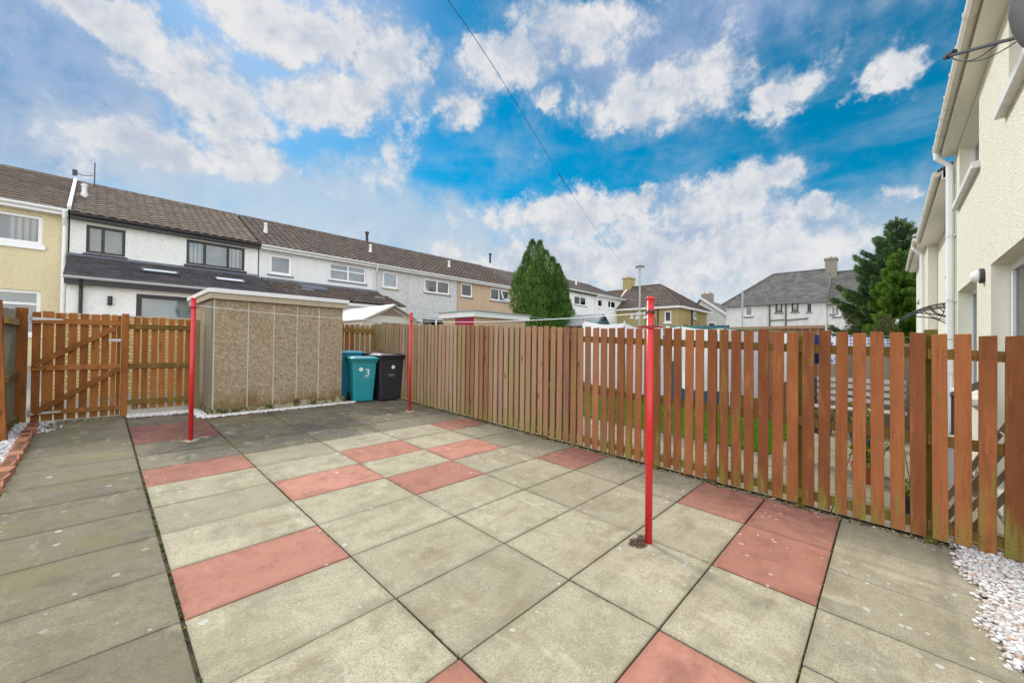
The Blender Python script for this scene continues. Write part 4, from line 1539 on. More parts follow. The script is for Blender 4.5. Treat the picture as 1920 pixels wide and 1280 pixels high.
# ---------------------------------------------------------------- neighbour's washing and garden
def washing():
    X = 7.0
    b = gz(7, 3)
    poles_y = (9.4, -0.7)
    mb = MB()
    pts = []
    n = 60
    for i in range(n + 1):
        y = 9.2 + (-0.7 - 9.2) * i / n
        pts.append((X, y, 1.715 + 0.086 * (y + 0.7) - 0.04 * math.sin(math.pi * i / n)))
    mb.tube(pts, 0.005, 5)
    tag(mb.build('clothes_line', MAT['greenline'], origin=(X, 4, 2)), 'green clothes line carrying the washing beyond the long fence', 'clothes line')

    def zl(y):
        i = (9.2 - y) / 9.9
        return 1.715 + 0.086 * (y + 0.7) - 0.04 * math.sin(math.pi * i)

    def cloth(name, label, y0, y1, drop0, drop1, m, group=None, slack=0.03, topdz=0.0):
        mb = MB()
        nu, nv = 22, 8
        ph = rng.uniform(0, 6)
        top = []
        rows = []
        for j in range(nv + 1):
            v = j / nv
            r = []
            for i in range(nu + 1):
                u = i / nu
                y = y0 + (y1 - y0) * u
                z = zl(y) + topdz - slack * math.sin(math.pi * u) * (1 - v * 0.5) - (drop0 + (drop1 - drop0) * u) * v
                x = X + 0.05 * v * math.sin(ph + 7 * u + 1.3 * v) + 0.03 * math.sin(ph * 2 + 19 * u) * v
                r.append((x, y, z))
            rows.append(r)
        V = [p for r in rows for p in r] + [(p[0] + 0.006, p[1], p[2]) for r in rows for p in r]
        N = (nu + 1) * (nv + 1)
        fs = []
        for j in range(nv):
            for i in range(nu):
                a = j * (nu + 1) + i
                fs.append((a, a + 1, a + nu + 2, a + nu + 1))
                fs.append((N + a, N + a + nu + 1, N + a + nu + 2, N + a + 1))
        mb.add(V, fs)
        o = mb.build(name, m, smooth=True, origin=(X, (y0 + y1) / 2, zl((y0 + y1) / 2)), recalc=False)
        tag(o, label, 'washing', group)
        return o
    cloth('bed_sheet', 'white bed sheet on the line, next to the pink peg', 4.62, 3.68, 1.26, 1.28, MAT['sheet'], slack=0.05)
    cloth('bed_sheet', 'lilac sheet sagging on the line behind the nearest red clothes pole', 3.66, 2.92, 1.30, 1.26, MAT['lilac'], slack=0.09)
    cloth('pillow_case', 'short white cloth on the line under the blue fence cap', 2.86, 2.62, 0.62, 0.60, MAT['sheet'])
    cloth('bath_towel', 'long white towel on the line in front of the blue fence', 2.60, 1.92, 1.08, 1.02, MAT['sheet'])
    cloth('table_cloth', 'pale grey cloth hanging in front of the brown fence panel', 1.88, 1.30, 1.0, 1.05, MAT['greycloth'])
    cloth('shirt', 'white shirt with a blue collar on the line', 1.22, 1.02, 0.78, 0.70, MAT['sheet'])
    cloth('towel', 'dark navy towel on the line', 0.80, 0.62, 0.42, 0.42, MAT['navy'])
    cloth('towel', 'blue floral towel hanging between the navy and the checked ones', 0.60, 0.42, 0.40, 0.40, MAT['floralcloth'])
    cloth('tea_towel', 'blue checked tea towel on the line', 0.40, 0.10, 0.25, 0.25, MAT['checkcloth'])
    cloth('tea_towel', 'white tea towel with a blue hem at the end of the line', 0.07, -0.06, 0.20, 0.22, MAT['checkcloth'])
    for y, c in ((4.60, 'petal2'), (2.94, 'petal2'), (4.05, 'navy'), (3.67, 'sheet'), (2.25, 'teal2')):
        mb = MB()
        z = zl(y)
        mb.hexa([(X - .012, y - .006, z - .05), (X + .012, y - .006, z - .05), (X + .012, y + .006, z - .05), (X - .012, y + .006, z - .05),
                 (X - .008, y - .01, z + .04), (X + .008, y - .01, z + .04), (X + .008, y + .01, z + .04), (X - .008, y + .01, z + .04)])
        col = {'petal2': 'pink', 'navy': 'navy', 'sheet': 'white', 'teal2': 'blue'}[c]
        wh = {4.60: 'at the start of the white sheet', 2.94: 'at the end of the lilac sheet', 4.05: 'in the middle of the white sheet', 3.67: 'between the white and lilac sheets', 2.25: 'on the long white towel'}[y]
        tag(mb.build('clothes_peg', MAT[c], origin=(X, y, z)), col + ' clothes peg ' + wh, 'clothes peg')
    # garden end fences
    def panel(name, label, y0, y1, top, m, capm, x=10.5):
        t = thing(name, label, 'fence', (x, (y0 + y1) / 2, gz(x, (y0 + y1) / 2)))
        F = Frame((x, 0, 0), R(-90))
        mb = MB()
        boards_on(mb, F, -y1, -y0, 0.0, gz(x, y0) - 0.02, top - 0.06, 0.14, 0.02, 0.1)
        mb.build('board_panel', m, t)
        mb = MB()
        mb.fbox(F, -y1 - 0.02, -y0 - 0.004, -0.06, 0.035, top - 0.055, top)
        mb.build('top_cap', capm, t)
        return t
    panel('blue_fence', 'blue painted fence panel at the end of the washing garden', 2.76, 4.2, 2.15, MAT['bluepaint'], MAT['bluepaint'])
    panel('brown_fence', 'brown fence panel with a flat pale cap at the end of the washing garden', 0.94, 2.73, 2.10, MAT['stained'], plain('tan_cap', (0.36, 0.22, 0.14), 0.8))
    panel('pale_fence', 'low pale weathered fence panel beyond the garden bench', -0.8, 0.90, 1.72, MAT['paleboard'], MAT['paleboard'])
    panel('hedge_fence', 'dark mossy fence panel at the far side of the lawn', 4.24, 9.2, 1.75, MAT['post'], MAT['post'])
    # bench
    t = thing('garden_bench', 'silvery slatted garden bench against the pale fence panel', 'bench', (9.9, 0.45, gz(9.9, 0.45)))
    b = gz(9.9, 0.45)
    mb = MB()
    for k in range(4):
        mb.box(9.62 + k * 0.11, 9.71 + k * 0.11, -0.25, 1.12, b + 0.43, b + 0.455, rng.random(), 0.9)
    mb.build('seat', plain('silver_slat', (0.52, 0.50, 0.47), 0.8), t)
    mb = MB()
    for z in (0.55, 0.68, 0.81, 0.93):
        mb.box(10.08, 10.11, -0.25, 1.12, b + z, b + z + 0.075, rng.random(), 0.9)
    mb.build('backrest', plain('silver_back_slat', (0.55, 0.53, 0.50), 0.8), t)
    for y in (-0.2, 1.06):
        for x in (9.64, 10.08):
            mb = MB()
            mb.box(x - 0.025, x + 0.025, y - 0.03, y + 0.03, b - 0.06, b + (0.64 if x < 10 else 1.0))
            mb.build('leg', MAT['darkgrey'], t)
        mb = MB()
        mb.box(9.60, 10.11, y - 0.035, y + 0.035, b + 0.642, b + 0.675)
        mb.build('armrest', MAT['darkgrey'], t)


washing()


def pot(x, y, r, h, m, label, petals, leaf, hp, n=80):
    b = gz(x, y) - 0.03
    t = thing('flower_pot', label, 'plant pot', (x, y, b))
    mb = MB()
    mb.lathe([(r * 0.70, b), (r * 0.95, b + h * 0.85), (r * 1.05, b + h * 0.86), (r * 1.05, b + h), (r * 0.92, b + h), (r * 0.88, b + h * 0.9)], x, y, 18)
    mb.build('pot', m, t, smooth=False)
    mb = MB()
    for _ in range(n):
        a, q = rng.uniform(0, 6.28), rng.random() ** 0.5 * r * 1.25
        c = Vector((x + q * math.cos(a), y + q * math.sin(a), b + h + rng.random() * hp))
        d = Vector((rng.uniform(-1, 1), rng.uniform(-1, 1), rng.uniform(0, 1.2))).normalized() * rng.uniform(.04, .09)
        e = d.cross(Vector((rng.uniform(-1, 1), rng.uniform(-1, 1), .3))).normalized() * 0.016
        mb.add([c - d * .5, c + e, c + d, c - e], [(0, 1, 2, 3)], rng.random())
    mb.build('leaves', MAT[leaf], t, recalc=False)
    for pm in petals:
        mb = MB()
        for _ in range(10):
            a, q = rng.uniform(0, 6.28), rng.random() ** 0.5 * r * 1.1
            c = Vector((x + q * math.cos(a), y + q * math.sin(a), b + h + hp * rng.uniform(0.3, 1.05)))
            for k in range(6):
                th = k * 1.047
                d = Vector((math.cos(th), math.sin(th), 0.35)) * 0.036
                e = Vector((-math.sin(th), math.cos(th), 0)) * 0.016
                mb.add([c, c + d * .6 + e, c + d, c + d * .6 - e], [(0, 1, 2, 3)])
        mb.build('flowers', MAT[pm], t, recalc=False)


pot(6.42, 0.20, 0.13, 0.22, MAT['terracotta'], 'terracotta pot of orange flowers close behind the long fence', ['petal1'], 'limetree', 0.22)
pot(6.85, 0.16, 0.14, 0.34, MAT['potdark'], 'charcoal pot of pink and violet flowers behind the orange ones', ['petal2', 'petal3'], 'limetree', 0.26)
pot(8.9, 0.30, 0.20, 0.32, MAT['potdark'], 'charcoal pot with bright lime leaves near the garden bench', ['petal1'], 'limetree', 0.40)
pot(9.35, 0.88, 0.19, 0.30, MAT['potdark'], 'charcoal tub of low green leaves near the lawn corner', [], 'shrub', 0.15)
pot(8.0, -0.42, 0.17, 0.30, MAT['potdark'], 'charcoal pot by the foot of the white downpipe', [], 'shrub', 0.20)
pot(5.5, -0.2, 0.12, 0.20, MAT['potdark'], 'small dark pot of strappy leaves close to the mossy post', [], 'limetree', 0.16)


def clutter():
    t = thing('garden_planter', 'pale boxed planter standing beyond the mossy fence post', 'planter', (7.1, -0.52, gz(7, -0.5)))
    b = gz(7, -0.5) - 0.03
    mb = MB()
    mb.box(6.9, 7.5, -0.68, -0.36, b, b + 0.52)
    mb.build('box', MAT['offwhite'], t, bevel=0.01)
    mb = MB()
    mb.box(6.88, 7.52, -0.70, -0.34, b + 0.521, b + 0.56)
    mb.build('rim', MAT['beamconc'], t)
    t = thing('wooden_airer', 'folded pale wooden airer leaning against the lit cream house', 'airer', (5.2, -0.55, gz(5.2, -0.5)))
    for dx_ in (0.0, 0.42):
        for (ya, za, yb_, zb_) in ((-0.30, 0.0, -0.80, 1.0), (-0.46, 0.0, -0.82, 0.62)):
            mb = MB()
            mb.beam((5.15 + dx_, ya, gz(5, ya) - .03 + za), (5.15 + dx_, yb_, gz(5, ya) + zb_), 0.025, 0.045, c=rng.random(), g=0.3)
            mb.build('rail', MAT['paleboard'], t)
    for k in range(4):
        f_ = 0.15 + k * 0.24
        mb = MB()
        mb.tube([(5.13, -0.30 - 0.5 * f_, f_), (5.60, -0.30 - 0.5 * f_, f_)], 0.009, 6)
        mb.build('dowel', MAT['paleboard'], t)
    t = thing('handrail', 'dark grey sloping handrail in front of the lit cream house', 'handrail', (5.8, -0.62, 0))
    mb = MB()
    mb.beam((7.7, -0.62, 1.02), (5.1, -0.62, 1.34), 0.045, 0.05)
    mb.build('rail', MAT['darkgrey'], t)
    for x in (7.6, 6.35, 5.15):
        mb = MB()
        mb.beam((x, -0.62, -0.06), (x, -0.62, 1.02 + (7.7 - x) / 3.8 * 0.47 - 0.026), 0.04, 0.04, up=(1, 0, 0))
        mb.build('post', MAT['darkgrey'], t)
    # trailing stem across the fence top
    mb = MB()
    pts = []
    for i in range(40):
        y = -0.38 - 0.36 * i / 39
        pts.append((FX - 0.012 - 0.004 * math.sin(i), y, 1.60 - 0.09 * math.sin(i / 39 * 2.9) + 0.035 * (i / 39) + 0.006 * math.sin(i * 1.7)))
    mb.tube(pts, 0.0028, 5)
    tag(mb.build('climber_stem', MAT['bark'], origin=(FX, -0.5, 1.6)), 'thin dry stem trailing across the tops of the fence boards', 'climber')


clutter()

# ---------------------------------------------------------------- houses
def holed_wall(mb, F, u0, u1, z0, z1, holes, depth=0.12, n=0.0, m_rev=0):
    us = sorted({u0, u1} | {h[0] for h in holes} | {h[1] for h in holes})
    zs = sorted({z0, z1} | {h[2] for h in holes} | {h[3] for h in holes})
    for i in range(len(us) - 1):
        for j in range(len(zs) - 1):
            uc, zc = (us[i] + us[i + 1]) / 2, (zs[j] + zs[j + 1]) / 2
            if any(h[0] < uc < h[1] and h[2] < zc < h[3] for h in holes):
                continue
            mb.quad(F.P(us[i], n, zs[j]), F.P(us[i + 1], n, zs[j]), F.P(us[i + 1], n, zs[j + 1]), F.P(us[i], n, zs[j + 1]))
    for a, b, c, d in holes:
        for p, q in (((a, c), (a, d)), ((a, d), (b, d)), ((b, d), (b, c)), ((b, c), (a, c))):
            mb.quad(F.P(p[0], n, p[1]), F.P(q[0], n, q[1]), F.P(q[0], n - depth, q[1]), F.P(p[0], n - depth, p[1]), m=m_rev)


def window(parent, F, a, b, c, d, n, fm, mull=(), trans=(), fw=0.06, sill=None, back='room', blind=None, label=None, sill_out=0.06, sillh=0.07, name='window', sash=None):
    """frame with panes, backing and sill; a..b along the wall, c..d in height, n = plane of the glass"""
    mb = MB()
    o, i = n + 0.03, n - 0.03
    mb.fbox(F, a, a + fw, i, o, c, d)
    mb.fbox(F, b - fw, b, i, o, c, d)
    mb.fbox(F, a + fw, b - fw, i, o, c, c + fw)
    mb.fbox(F, a + fw, b - fw, i, o, d - fw, d)
    cuts = [a + fw]
    for k in mull:
        u = a + (b - a) * k
        mb.fbox(F, u - fw * 0.55, u + fw * 0.55, i, o, c + fw, d - fw)
        cuts += [u - fw * 0.55, u + fw * 0.55]
    cuts.append(b - fw)
    for k in trans:
        z = c + (d - c) * k
        for q in range(0, len(cuts), 2):
            mb.fbox(F, cuts[q], cuts[q + 1], i, o, z - fw * 0.4, z + fw * 0.4)
    fr = mb.build(name, fm, parent)
    if label:
        fr['label'] = label
    for q in range(0, len(cuts), 2):
        mb = MB()
        mb.fbox(F, cuts[q], cuts[q + 1], n - 0.006, n + 0.006, c + fw, d - fw)
        mb.build('pane', MAT['glass'], fr)
    mb = MB()
    mb.fbox(F, a + 0.01, b - 0.01, n - 0.32, n - 0.30, c + 0.01, d - 0.01)
    mb.build('dim_interior', MAT[back], fr)
    if blind:
        mb = MB()
        for (f0, f1, kind) in blind:
            ua, ub = a + fw + (b - a - 2 * fw) * f0, a + fw + (b - a - 2 * fw) * f1
            if kind == 'net':
                k = max(3, int((ub - ua) / 0.07))
                for q in range(k):
                    x0_, x1_ = ua + (ub - ua) * q / k, ua + (ub - ua) * (q + 1) / k
                    e = 0.02 if q % 2 else 0.0
                    mb.quad(F.P(x0_, n - 0.12 - e, c + 0.03), F.P(x1_, n - 0.12 - (0.02 - e), c + 0.03), F.P(x1_, n - 0.12 - (0.02 - e), d - 0.03), F.P(x0_, n - 0.12 - e, d - 0.03))
            else:
                k = max(2, int((ub - ua) / 0.125))
                for q in range(k):
                    x0_ = ua + (ub - ua) * q / k
                    mb.hexa([F.P(*w_) for w_ in ((x0_ + .012, n - .10, c + .05), (x0_ + .10, n - .13, c + .05), (x0_ + .10, n - .134, c + .05), (x0_ + .012, n - .104, c + .05),
                                                 (x0_ + .012, n - .10, d - .03), (x0_ + .10, n - .13, d - .03), (x0_ + .10, n - .134, d - .03), (x0_ + .012, n - .104, d - .03))])
        mb.build('blind', MAT['net'] if blind[0][2] == 'net' else MAT['blind'], fr)
    if sill:
        mb = MB()
        mb.hexa([F.P(*q) for q in ((a - .07, n + 0.031, c - sillh), (b + .07, n + 0.031, c - sillh), (b + .07, sill_out, c - sillh - .01), (a - .07, sill_out, c - sillh - .01),
                                   (a - .07, n + 0.031, c - .003), (b + .07, n + 0.031, c - .003), (b + .07, sill_out, c - .02), (a - .07, sill_out, c - .02))])
        mb.build('sill', sill, fr)
    return fr


def tiled(mb, F, ua, ub, e, r, roll=0.30, course=0.335, amp=0.028, step=0.020, flat=False, va=None, vb=None):
    """tile slope from eave e=(n,z) to ridge r=(n,z); ua/ub may be functions of t for raking edges"""
    fa = ua if callable(ua) else (lambda t: ua)
    fb = ub if callable(ub) else (lambda t: ub)
    dn, dz_ = r[0] - e[0], r[1] - e[1]
    L = math.hypot(dn, dz_)
    nn, nz = -dz_ / L, dn / L
    if nz < 0:
        nn, nz = -nn, -nz
    nc = max(1, int(round(L / course)))
    u0 = min(fa(0), fa(1))
    u1 = max(fb(0), fb(1))
    nr = max(1, int(round((u1 - u0) / roll)))
    sub = 2 if flat else 4
    for c in range(nc):
        t0, t1 = c / nc, (c + 1) / nc
        for k in range(nr):
            x0_, x1_ = u0 + (u1 - u0) * k / nr, u0 + (u1 - u0) * (k + 1) / nr
            xm, tm = (x0_ + x1_) / 2, (t0 + t1) / 2
            if xm < fa(tm) or xm > fb(tm):
                continue
            col = rng.random()
            lift = rng.uniform(0, 0.006)
            pts = []
            for s_ in range(sub + 1):
                f_ = s_ / sub
                if flat:
                    h = 0.0 if s_ != 1 else 0.004
                else:
                    h = amp * abs(math.sin(math.pi * f_)) ** 0.7
                x = x0_ + (x1_ - x0_) * f_
                x0c = min(max(x, fa(t0)), fb(t0))
                x1c = min(max(x, fa(t1)), fb(t1))
                for tt, hh, xc in ((t0, h + step + lift, x0c), (t1, h, x1c), (t0, h - 0.01, x0c)):
                    pts.append(F.P(xc, e[0] + dn * tt + nn * hh, e[1] + dz_ * tt + nz * hh))
            fs = []
            for s_ in range(sub):
                a = s_ * 3
                fs.append((a, a + 3, a + 4, a + 1))
                fs.append((a + 2, a + 5, a + 3, a))
            if flat:
                pass
            mb.add(pts, fs, col)


TY = 20.25      # wall face of the terrace across the lane
TF = Frame((0, TY, 0), 0.0)


def terrace(name, label, u0, u1, wall, tile, holes_spec, eave=5.93, ridge=8.14, base=0.68, trim='white', flat=False, gut=None, rd=4.1, back_d=8.2, vents=(), dp=None, roll=0.30):
    t = thing(name, label, 'house', ((u0 + u1) / 2, TY + 4, base))
    F = TF
    mb = MB()
    holed_wall(mb, F, u0, u1, base - 0.4, eave - 0.05, [h[:4] for h in holes_spec], 0.10)
    mb.quad(F.P(u0, 0, base - .4), F.P(u0, -back_d, base - .4), F.P(u0, -back_d, eave - .05), F.P(u0, 0, eave - .05))
    mb.quad(F.P(u1, 0, base - .4), F.P(u1, -back_d, base - .4), F.P(u1, -back_d, eave - .05), F.P(u1, 0, eave - .05))
    mb.quad(F.P(u0, -back_d, base - .4), F.P(u1, -back_d, base - .4), F.P(u1, -back_d, eave - .05), F.P(u0, -back_d, eave - .05))
    for u in (u0, u1):
        mb.add([F.P(u, 0, eave - .05), F.P(u, -back_d, eave - .05), F.P(u, -rd, ridge - .08)], [(0, 1, 2)])
    mb.build('wall', wall, t)
    mb = MB()
    tiled(mb, F, u0, u1, (0.30, eave), (-rd, ridge), flat=flat, amp=0.0 if flat else 0.05, step=0.045 if flat else 0.032, roll=roll)
    mb.quad(F.P(u0, -rd, ridge), F.P(u1, -rd, ridge), F.P(u1, -back_d - .3, eave), F.P(u0, -back_d - .3, eave), 0.3)
    mb.quad(F.P(u0, 0.30, eave - 0.03), F.P(u1, 0.30, eave - 0.03), F.P(u1, -rd, ridge - 0.06), F.P(u0, -rd, ridge - 0.06), 0.3)
    rf = mb.build('roof', tile, t, recalc=False)
    mb = MB()
    k = int((u1 - u0) / 0.45)
    for q in range(k):
        a, b = u0 + (u1 - u0) * q / k, u0 + (u1 - u0) * (q + 1) / k
        z = ridge + 0.005 * (q % 2)
        mb.loft([[F.P(uu, -rd + 0.13, z - 0.05), F.P(uu, -rd + 0.07, z + 0.055), F.P(uu, -rd, z + 0.085), F.P(uu, -rd - 0.07, z + 0.055), F.P(uu, -rd - 0.13, z - 0.05)] for uu in (a + .004, b - .004)], rng.random())
    mb.build('ridge_tiles', tile, rf)
    for i, (vu, vn, vh) in enumerate(vents):
        mb = MB()
        z = eave + (ridge - eave) * (0.30 - vn) / (rd + 0.30)
        p = F.P(vu, vn, 0)
        mb.lathe([(0.10, z - 0.1), (0.10, z + 0.16), (0.075, z + 0.17), (0.075, z + vh), (0.095, z + vh), (0.09, z + vh + 0.07), (0.02, z + vh + 0.10)], p.x, p.y, 12)
        mb.build('roof_vent', MAT['offwhite'], rf, smooth=False)
    tm = MAT[trim] if isinstance(trim, str) else trim
    mb = MB()
    mb.fbox(F, u0, u1, 0.001, 0.28, eave - 0.19, eave - 0.165)
    mb.fbox(F, u0, u1, 0.255, 0.28, eave - 0.164, eave - 0.005)
    mb.build('fascia_soffit', tm, t)
    mb = MB()
    gm = MAT[gut] if gut else tm
    mb.loft([[F.P(uu, 0.281, eave - 0.005), F.P(uu, 0.285, eave - 0.07), F.P(uu, 0.33, eave - 0.105), F.P(uu, 0.38, eave - 0.07), F.P(uu, 0.39, eave - 0.005)] for uu in (u0 + .002, u1 - .002)])
    mb.build('gutter', gm, t)
    if dp is not None:
        mb = MB()
        mb.tube([F.P(dp, 0.33, eave - 0.08), F.P(dp, 0.33, eave - 0.22), F.P(dp + (0.0), 0.07, eave - 0.62), F.P(dp, 0.07, base)], 0.045, 10)
        mb.build('downpipe', tm if trim != 'black' else MAT['white'], t)
    for h in holes_spec:
        window(t, F, h[0] + .002, h[1] - .002, h[2] + .002, h[3] - .002, -0.085, **h[4])
    return t


W = MAT['white']
K = MAT['black']
ST = MAT['sillstone']


def houses_across_lane():
    # cream end house
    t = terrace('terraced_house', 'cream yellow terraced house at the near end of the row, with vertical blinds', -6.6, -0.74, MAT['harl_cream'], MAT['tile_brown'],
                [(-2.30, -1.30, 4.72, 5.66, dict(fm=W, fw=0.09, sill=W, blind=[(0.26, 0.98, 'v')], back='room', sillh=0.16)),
                 (-4.2, -1.30, 1.75, 3.20, dict(fm=W, mull=(0.42,), trans=(0.7,), fw=0.09, sill=W, blind=[(0.0, 1.0, 'net')]))],
                eave=5.98, ridge=8.16, trim='white', flat=True, dp=None, roll=0.33)
    mb = MB()
    F = TF
    mb.beam(F.P(-0.72, 0.36, 6.03), F.P(-0.72, -4.1, 8.24), 0.09, 0.12)
    mb.build('verge_strip', MAT['offwhite'], t)
    mb = MB()
    mb.tube([F.P(-0.82, 0.36, 5.9), F.P(-0.82, 0.30, 5.72), F.P(-0.82, 0.09, 5.45), F.P(-0.82, 0.09, 0.7)], 0.055, 10)
    mb.build('downpipe', W, t)
    # white house, black windows
    t = terrace('terraced_house', 'white terraced house with black window frames, black eaves and a slate grey lean-to', -0.70, 4.86, MAT['harl_white'], MAT['tile_brown'],
                [(-0.32, 0.66, 4.66, 5.64, dict(fm=K, mull=(0.42,), fw=0.085, sill=K, sillh=0.16)),
                 (2.40, 4.37, 4.70, 5.68, dict(fm=K, mull=(0.30, 0.70), fw=0.085, sill=K, blind=[(0.02, 0.24, 'v'), (0.74, 0.97, 'v')], sillh=0.10))],
                trim='black', gut='black', vents=[(-0.42, -1.9, 0.42)])
    mb = MB()
    p = F.P(-0.18, -3.7, 0)
    mb.tube([(p.x, p.y, 7.9), (p.x, p.y, 9.0)], 0.022, 6)
    mb.tube([(p.x - .05, p.y, 8.45), (p.x - 0.35, p.y, 8.36), (p.x - 0.5, p.y, 8.42)], 0.015, 6)
    mb.box(p.x - 0.62, p.x - 0.48, p.y - .06, p.y + .06, 8.30, 8.52)
    mb.build('aerial', MAT['darkgrey'], t)
    # its lean-to
    eN, eZ, tZ = 2.75, 3.52, 4.58
    mb = MB()
    tiled(mb, F, -0.72, lambda q: 5.02 - 0.16 * q, (eN, eZ), (0.02, tZ - 0.06), flat=True, amp=0, step=0.055, roll=0.30)
    mb.quad(F.P(-0.72, eN, eZ - .03), F.P(5.02, eN, eZ - .03), F.P(4.86, 0.02, tZ - .1), F.P(-0.72, 0.02, tZ - .1))
    rf = mb.build('lean_to_roof', MAT['tile_dark'], t, recalc=False)
    mb = MB()
    mb.hexa([F.P(*q) for q in ((-.74, .002, tZ - .09), (4.86, .002, tZ - .09), (4.88, .30, tZ - .17), (-.74, .30, tZ - .17), (-.74, .002, tZ + .02), (4.86, .002, tZ + .02), (4.88, .30, tZ - .10), (-.74, .30, tZ - .10))])
    mb.build('flashing', MAT['lead'], rf)
    for (ua, ub, q0, q1) in ((1.0, 2.05, 0.42, 0.62), (3.05, 4.1, 0.36, 0.58)):
        mb = MB()
        def rp(u, q, h):
            return F.P(u, eN + (0.02 - eN) * q + h * 0.37, eZ + (tZ - .06 - eZ) * q + h * 0.93)
        for (a, b, c, d) in ((ua, ub, q0, q0 + .03), (ua, ub, q1 - .03, q1), (ua, ua + .07, q0 + .03, q1 - .03), (ub - .07, ub, q0 + .03, q1 - .03)):
            mb.hexa([rp(a, c, .03), rp(b, c, .03), rp(b, d, .03), rp(a, d, .03), rp(a, c, .10), rp(b, c, .10), rp(b, d, .10), rp(a, d, .10)])
        sk = mb.build('skylight', MAT['darkgrey'], rf)
        mb = MB()
        mb.hexa([rp(ua + .07, q0 + .03, .04), rp(ub - .07, q0 + .03, .04), rp(ub - .07, q1 - .03, .04), rp(ua + .07, q1 - .03, .04), rp(ua + .07, q0 + .03, .07), rp(ub - .07, q0 + .03, .07), rp(ub - .07, q1 - .03, .07), rp(ua + .07, q1 - .03, .07)])
        mb.build('pane', MAT['blind'], sk)
    mb = MB()
    holed_wall(mb, F, -0.66, 4.95, 0.3, eZ - 0.22, [(0.86, 3.9, 0.68, 3.14)], 0.08, n=2.5)
    for u in (-0.66, 4.95):
        mb.add([F.P(u, 2.5, 0.3), F.P(u, 0.0, 0.3), F.P(u, 0.0, 4.3), F.P(u, 2.5, eZ - .1)], [(0, 1, 2, 3)])
    mb.build('lean_to_wall', MAT['harl_white'], t)
    mb = MB()
    mb.fbox(F, -0.70, 5.0, 2.501, 2.74, eZ - 0.24, eZ - 0.04)
    mb.build('lean_to_fascia', K, t)
    mb = MB()
    mb.loft([[F.P(uu, 2.741, eZ - 0.01), F.P(uu, 2.745, eZ - 0.07), F.P(uu, 2.79, eZ - 0.10), F.P(uu, 2.84, eZ - 0.07), F.P(uu, 2.85, eZ - 0.01)] for uu in (-.72, 5.02)])
    mb.build('lean_to_gutter', plain('pale_grey_gutter', (0.45, 0.45, 0.46), 0.5), t)
    mb = MB()
    mb.tube([F.P(-0.36, 2.79, eZ - .08), F.P(-0.36, 2.60, eZ - .36), F.P(-0.36, 2.57, 0.68)], 0.045, 8)
    mb.build('lean_to_downpipe', K, t)
    window(t, F, 0.865, 3.895, 0.69, 3.135, 2.46, K, mull=(0.5,), fw=0.13, back='net', name='glazed_door')
    mb = MB()
    q = F.P(0.26, 2.56, 0)
    mb.lathe([(0.001, 2.70), (0.055, 2.71), (0.062, 2.76), (0.05, 2.82), (0.06, 2.86), (0.05, 2.93), (0.055, 2.99), (0.001, 3.0)], q.x, q.y, 10)
    mb.build('wall_lamp', K, t)
    # third house
    t = terrace('terraced_house', 'smooth white terraced house with white windows and a brown pantiled lean-to', 4.92, 10.42, MAT['smooth_white'], MAT['tile_umber'],
                [(5.30, 6.26, 4.72, 5.64, dict(fm=W, fw=0.12, sill=ST)),
                 (7.97, 9.88, 4.80, 5.66, dict(fm=W, mull=(0.5,), trans=(0.62,), fw=0.08, sill=ST))],
                trim='offwhite', vents=[(5.55, -1.6, 0.42)], dp=10.36)
    eZ2, tZ2 = 3.48, 4.50
    mb = MB()
    tiled(mb, F, 5.06, lambda q: 10.70 - 0.24 * q, (2.75, eZ2), (0.02, tZ2 - .06), amp=0.045, step=0.024)
    mb.quad(F.P(5.06, 2.75, eZ2 - .03), F.P(10.7, 2.75, eZ2 - .03), F.P(10.46, 0.02, tZ2 - .1), F.P(5.06, 0.02, tZ2 - .1))
    rf = mb.build('lean_to_roof', MAT['tile_umber'], t, recalc=False)
    mb = MB()
    mb.hexa([F.P(*q) for q in ((5.0, .002, tZ2 - .09), (10.44, .002, tZ2 - .09), (10.46, .34, tZ2 - .18), (5.0, .34, tZ2 - .18), (5.0, .002, tZ2 + .03), (10.44, .002, tZ2 + .03), (10.46, .34, tZ2 - .09), (5.0, .34, tZ2 - .09))])
    mb.build('flashing', MAT['lead'], rf)
    mb = MB()
    def rp2(u, q, h):
        return F.P(u, 2.75 + (0.02 - 2.75) * q + h * 0.35, eZ2 + (tZ2 - .06 - eZ2) * q + h * 0.93)
    mb.hexa([rp2(6.3, .50, .05), rp2(7.4, .50, .05), rp2(7.4, .72, .05), rp2(6.3, .72, .05), rp2(6.3, .50, .12), rp2(7.4, .50, .12), rp2(7.4, .72, .12), rp2(6.3, .72, .12)])
    mb.build('skylight', MAT['lead'], rf)
    for uu, qq in ((6.2, .42), (9.6, .38)):
        mb = MB()
        mb.hexa([rp2(uu, qq, .06), rp2(uu + .45, qq, .06), rp2(uu + .45, qq + .07, .05), rp2(uu, qq + .07, .05), rp2(uu, qq, .12), rp2(uu + .45, qq, .12), rp2(uu + .45, qq + .07, .09), rp2(uu, qq + .07, .09)])
        mb.build('tile_vent', MAT['felt'], rf)
    mb = MB()
    holed_wall(mb, F, 5.06, 10.55, 0.3, eZ2 - 0.16, [], n=2.5)
    for u in (5.06, 10.55):
        mb.add([F.P(u, 2.5, 0.3), F.P(u, 0.0, 0.3), F.P(u, 0.0, 4.3), F.P(u, 2.5, eZ2 - .1)], [(0, 1, 2, 3)])
    mb.build('lean_to_wall', MAT['smooth_white'], t)
    mb = MB()
    mb.fbox(F, 5.06, 10.66, 2.501, 2.72, eZ2 - 0.17, eZ2 - 0.04)
    mb.build('lean_to_fascia', MAT['offwhite'], t)
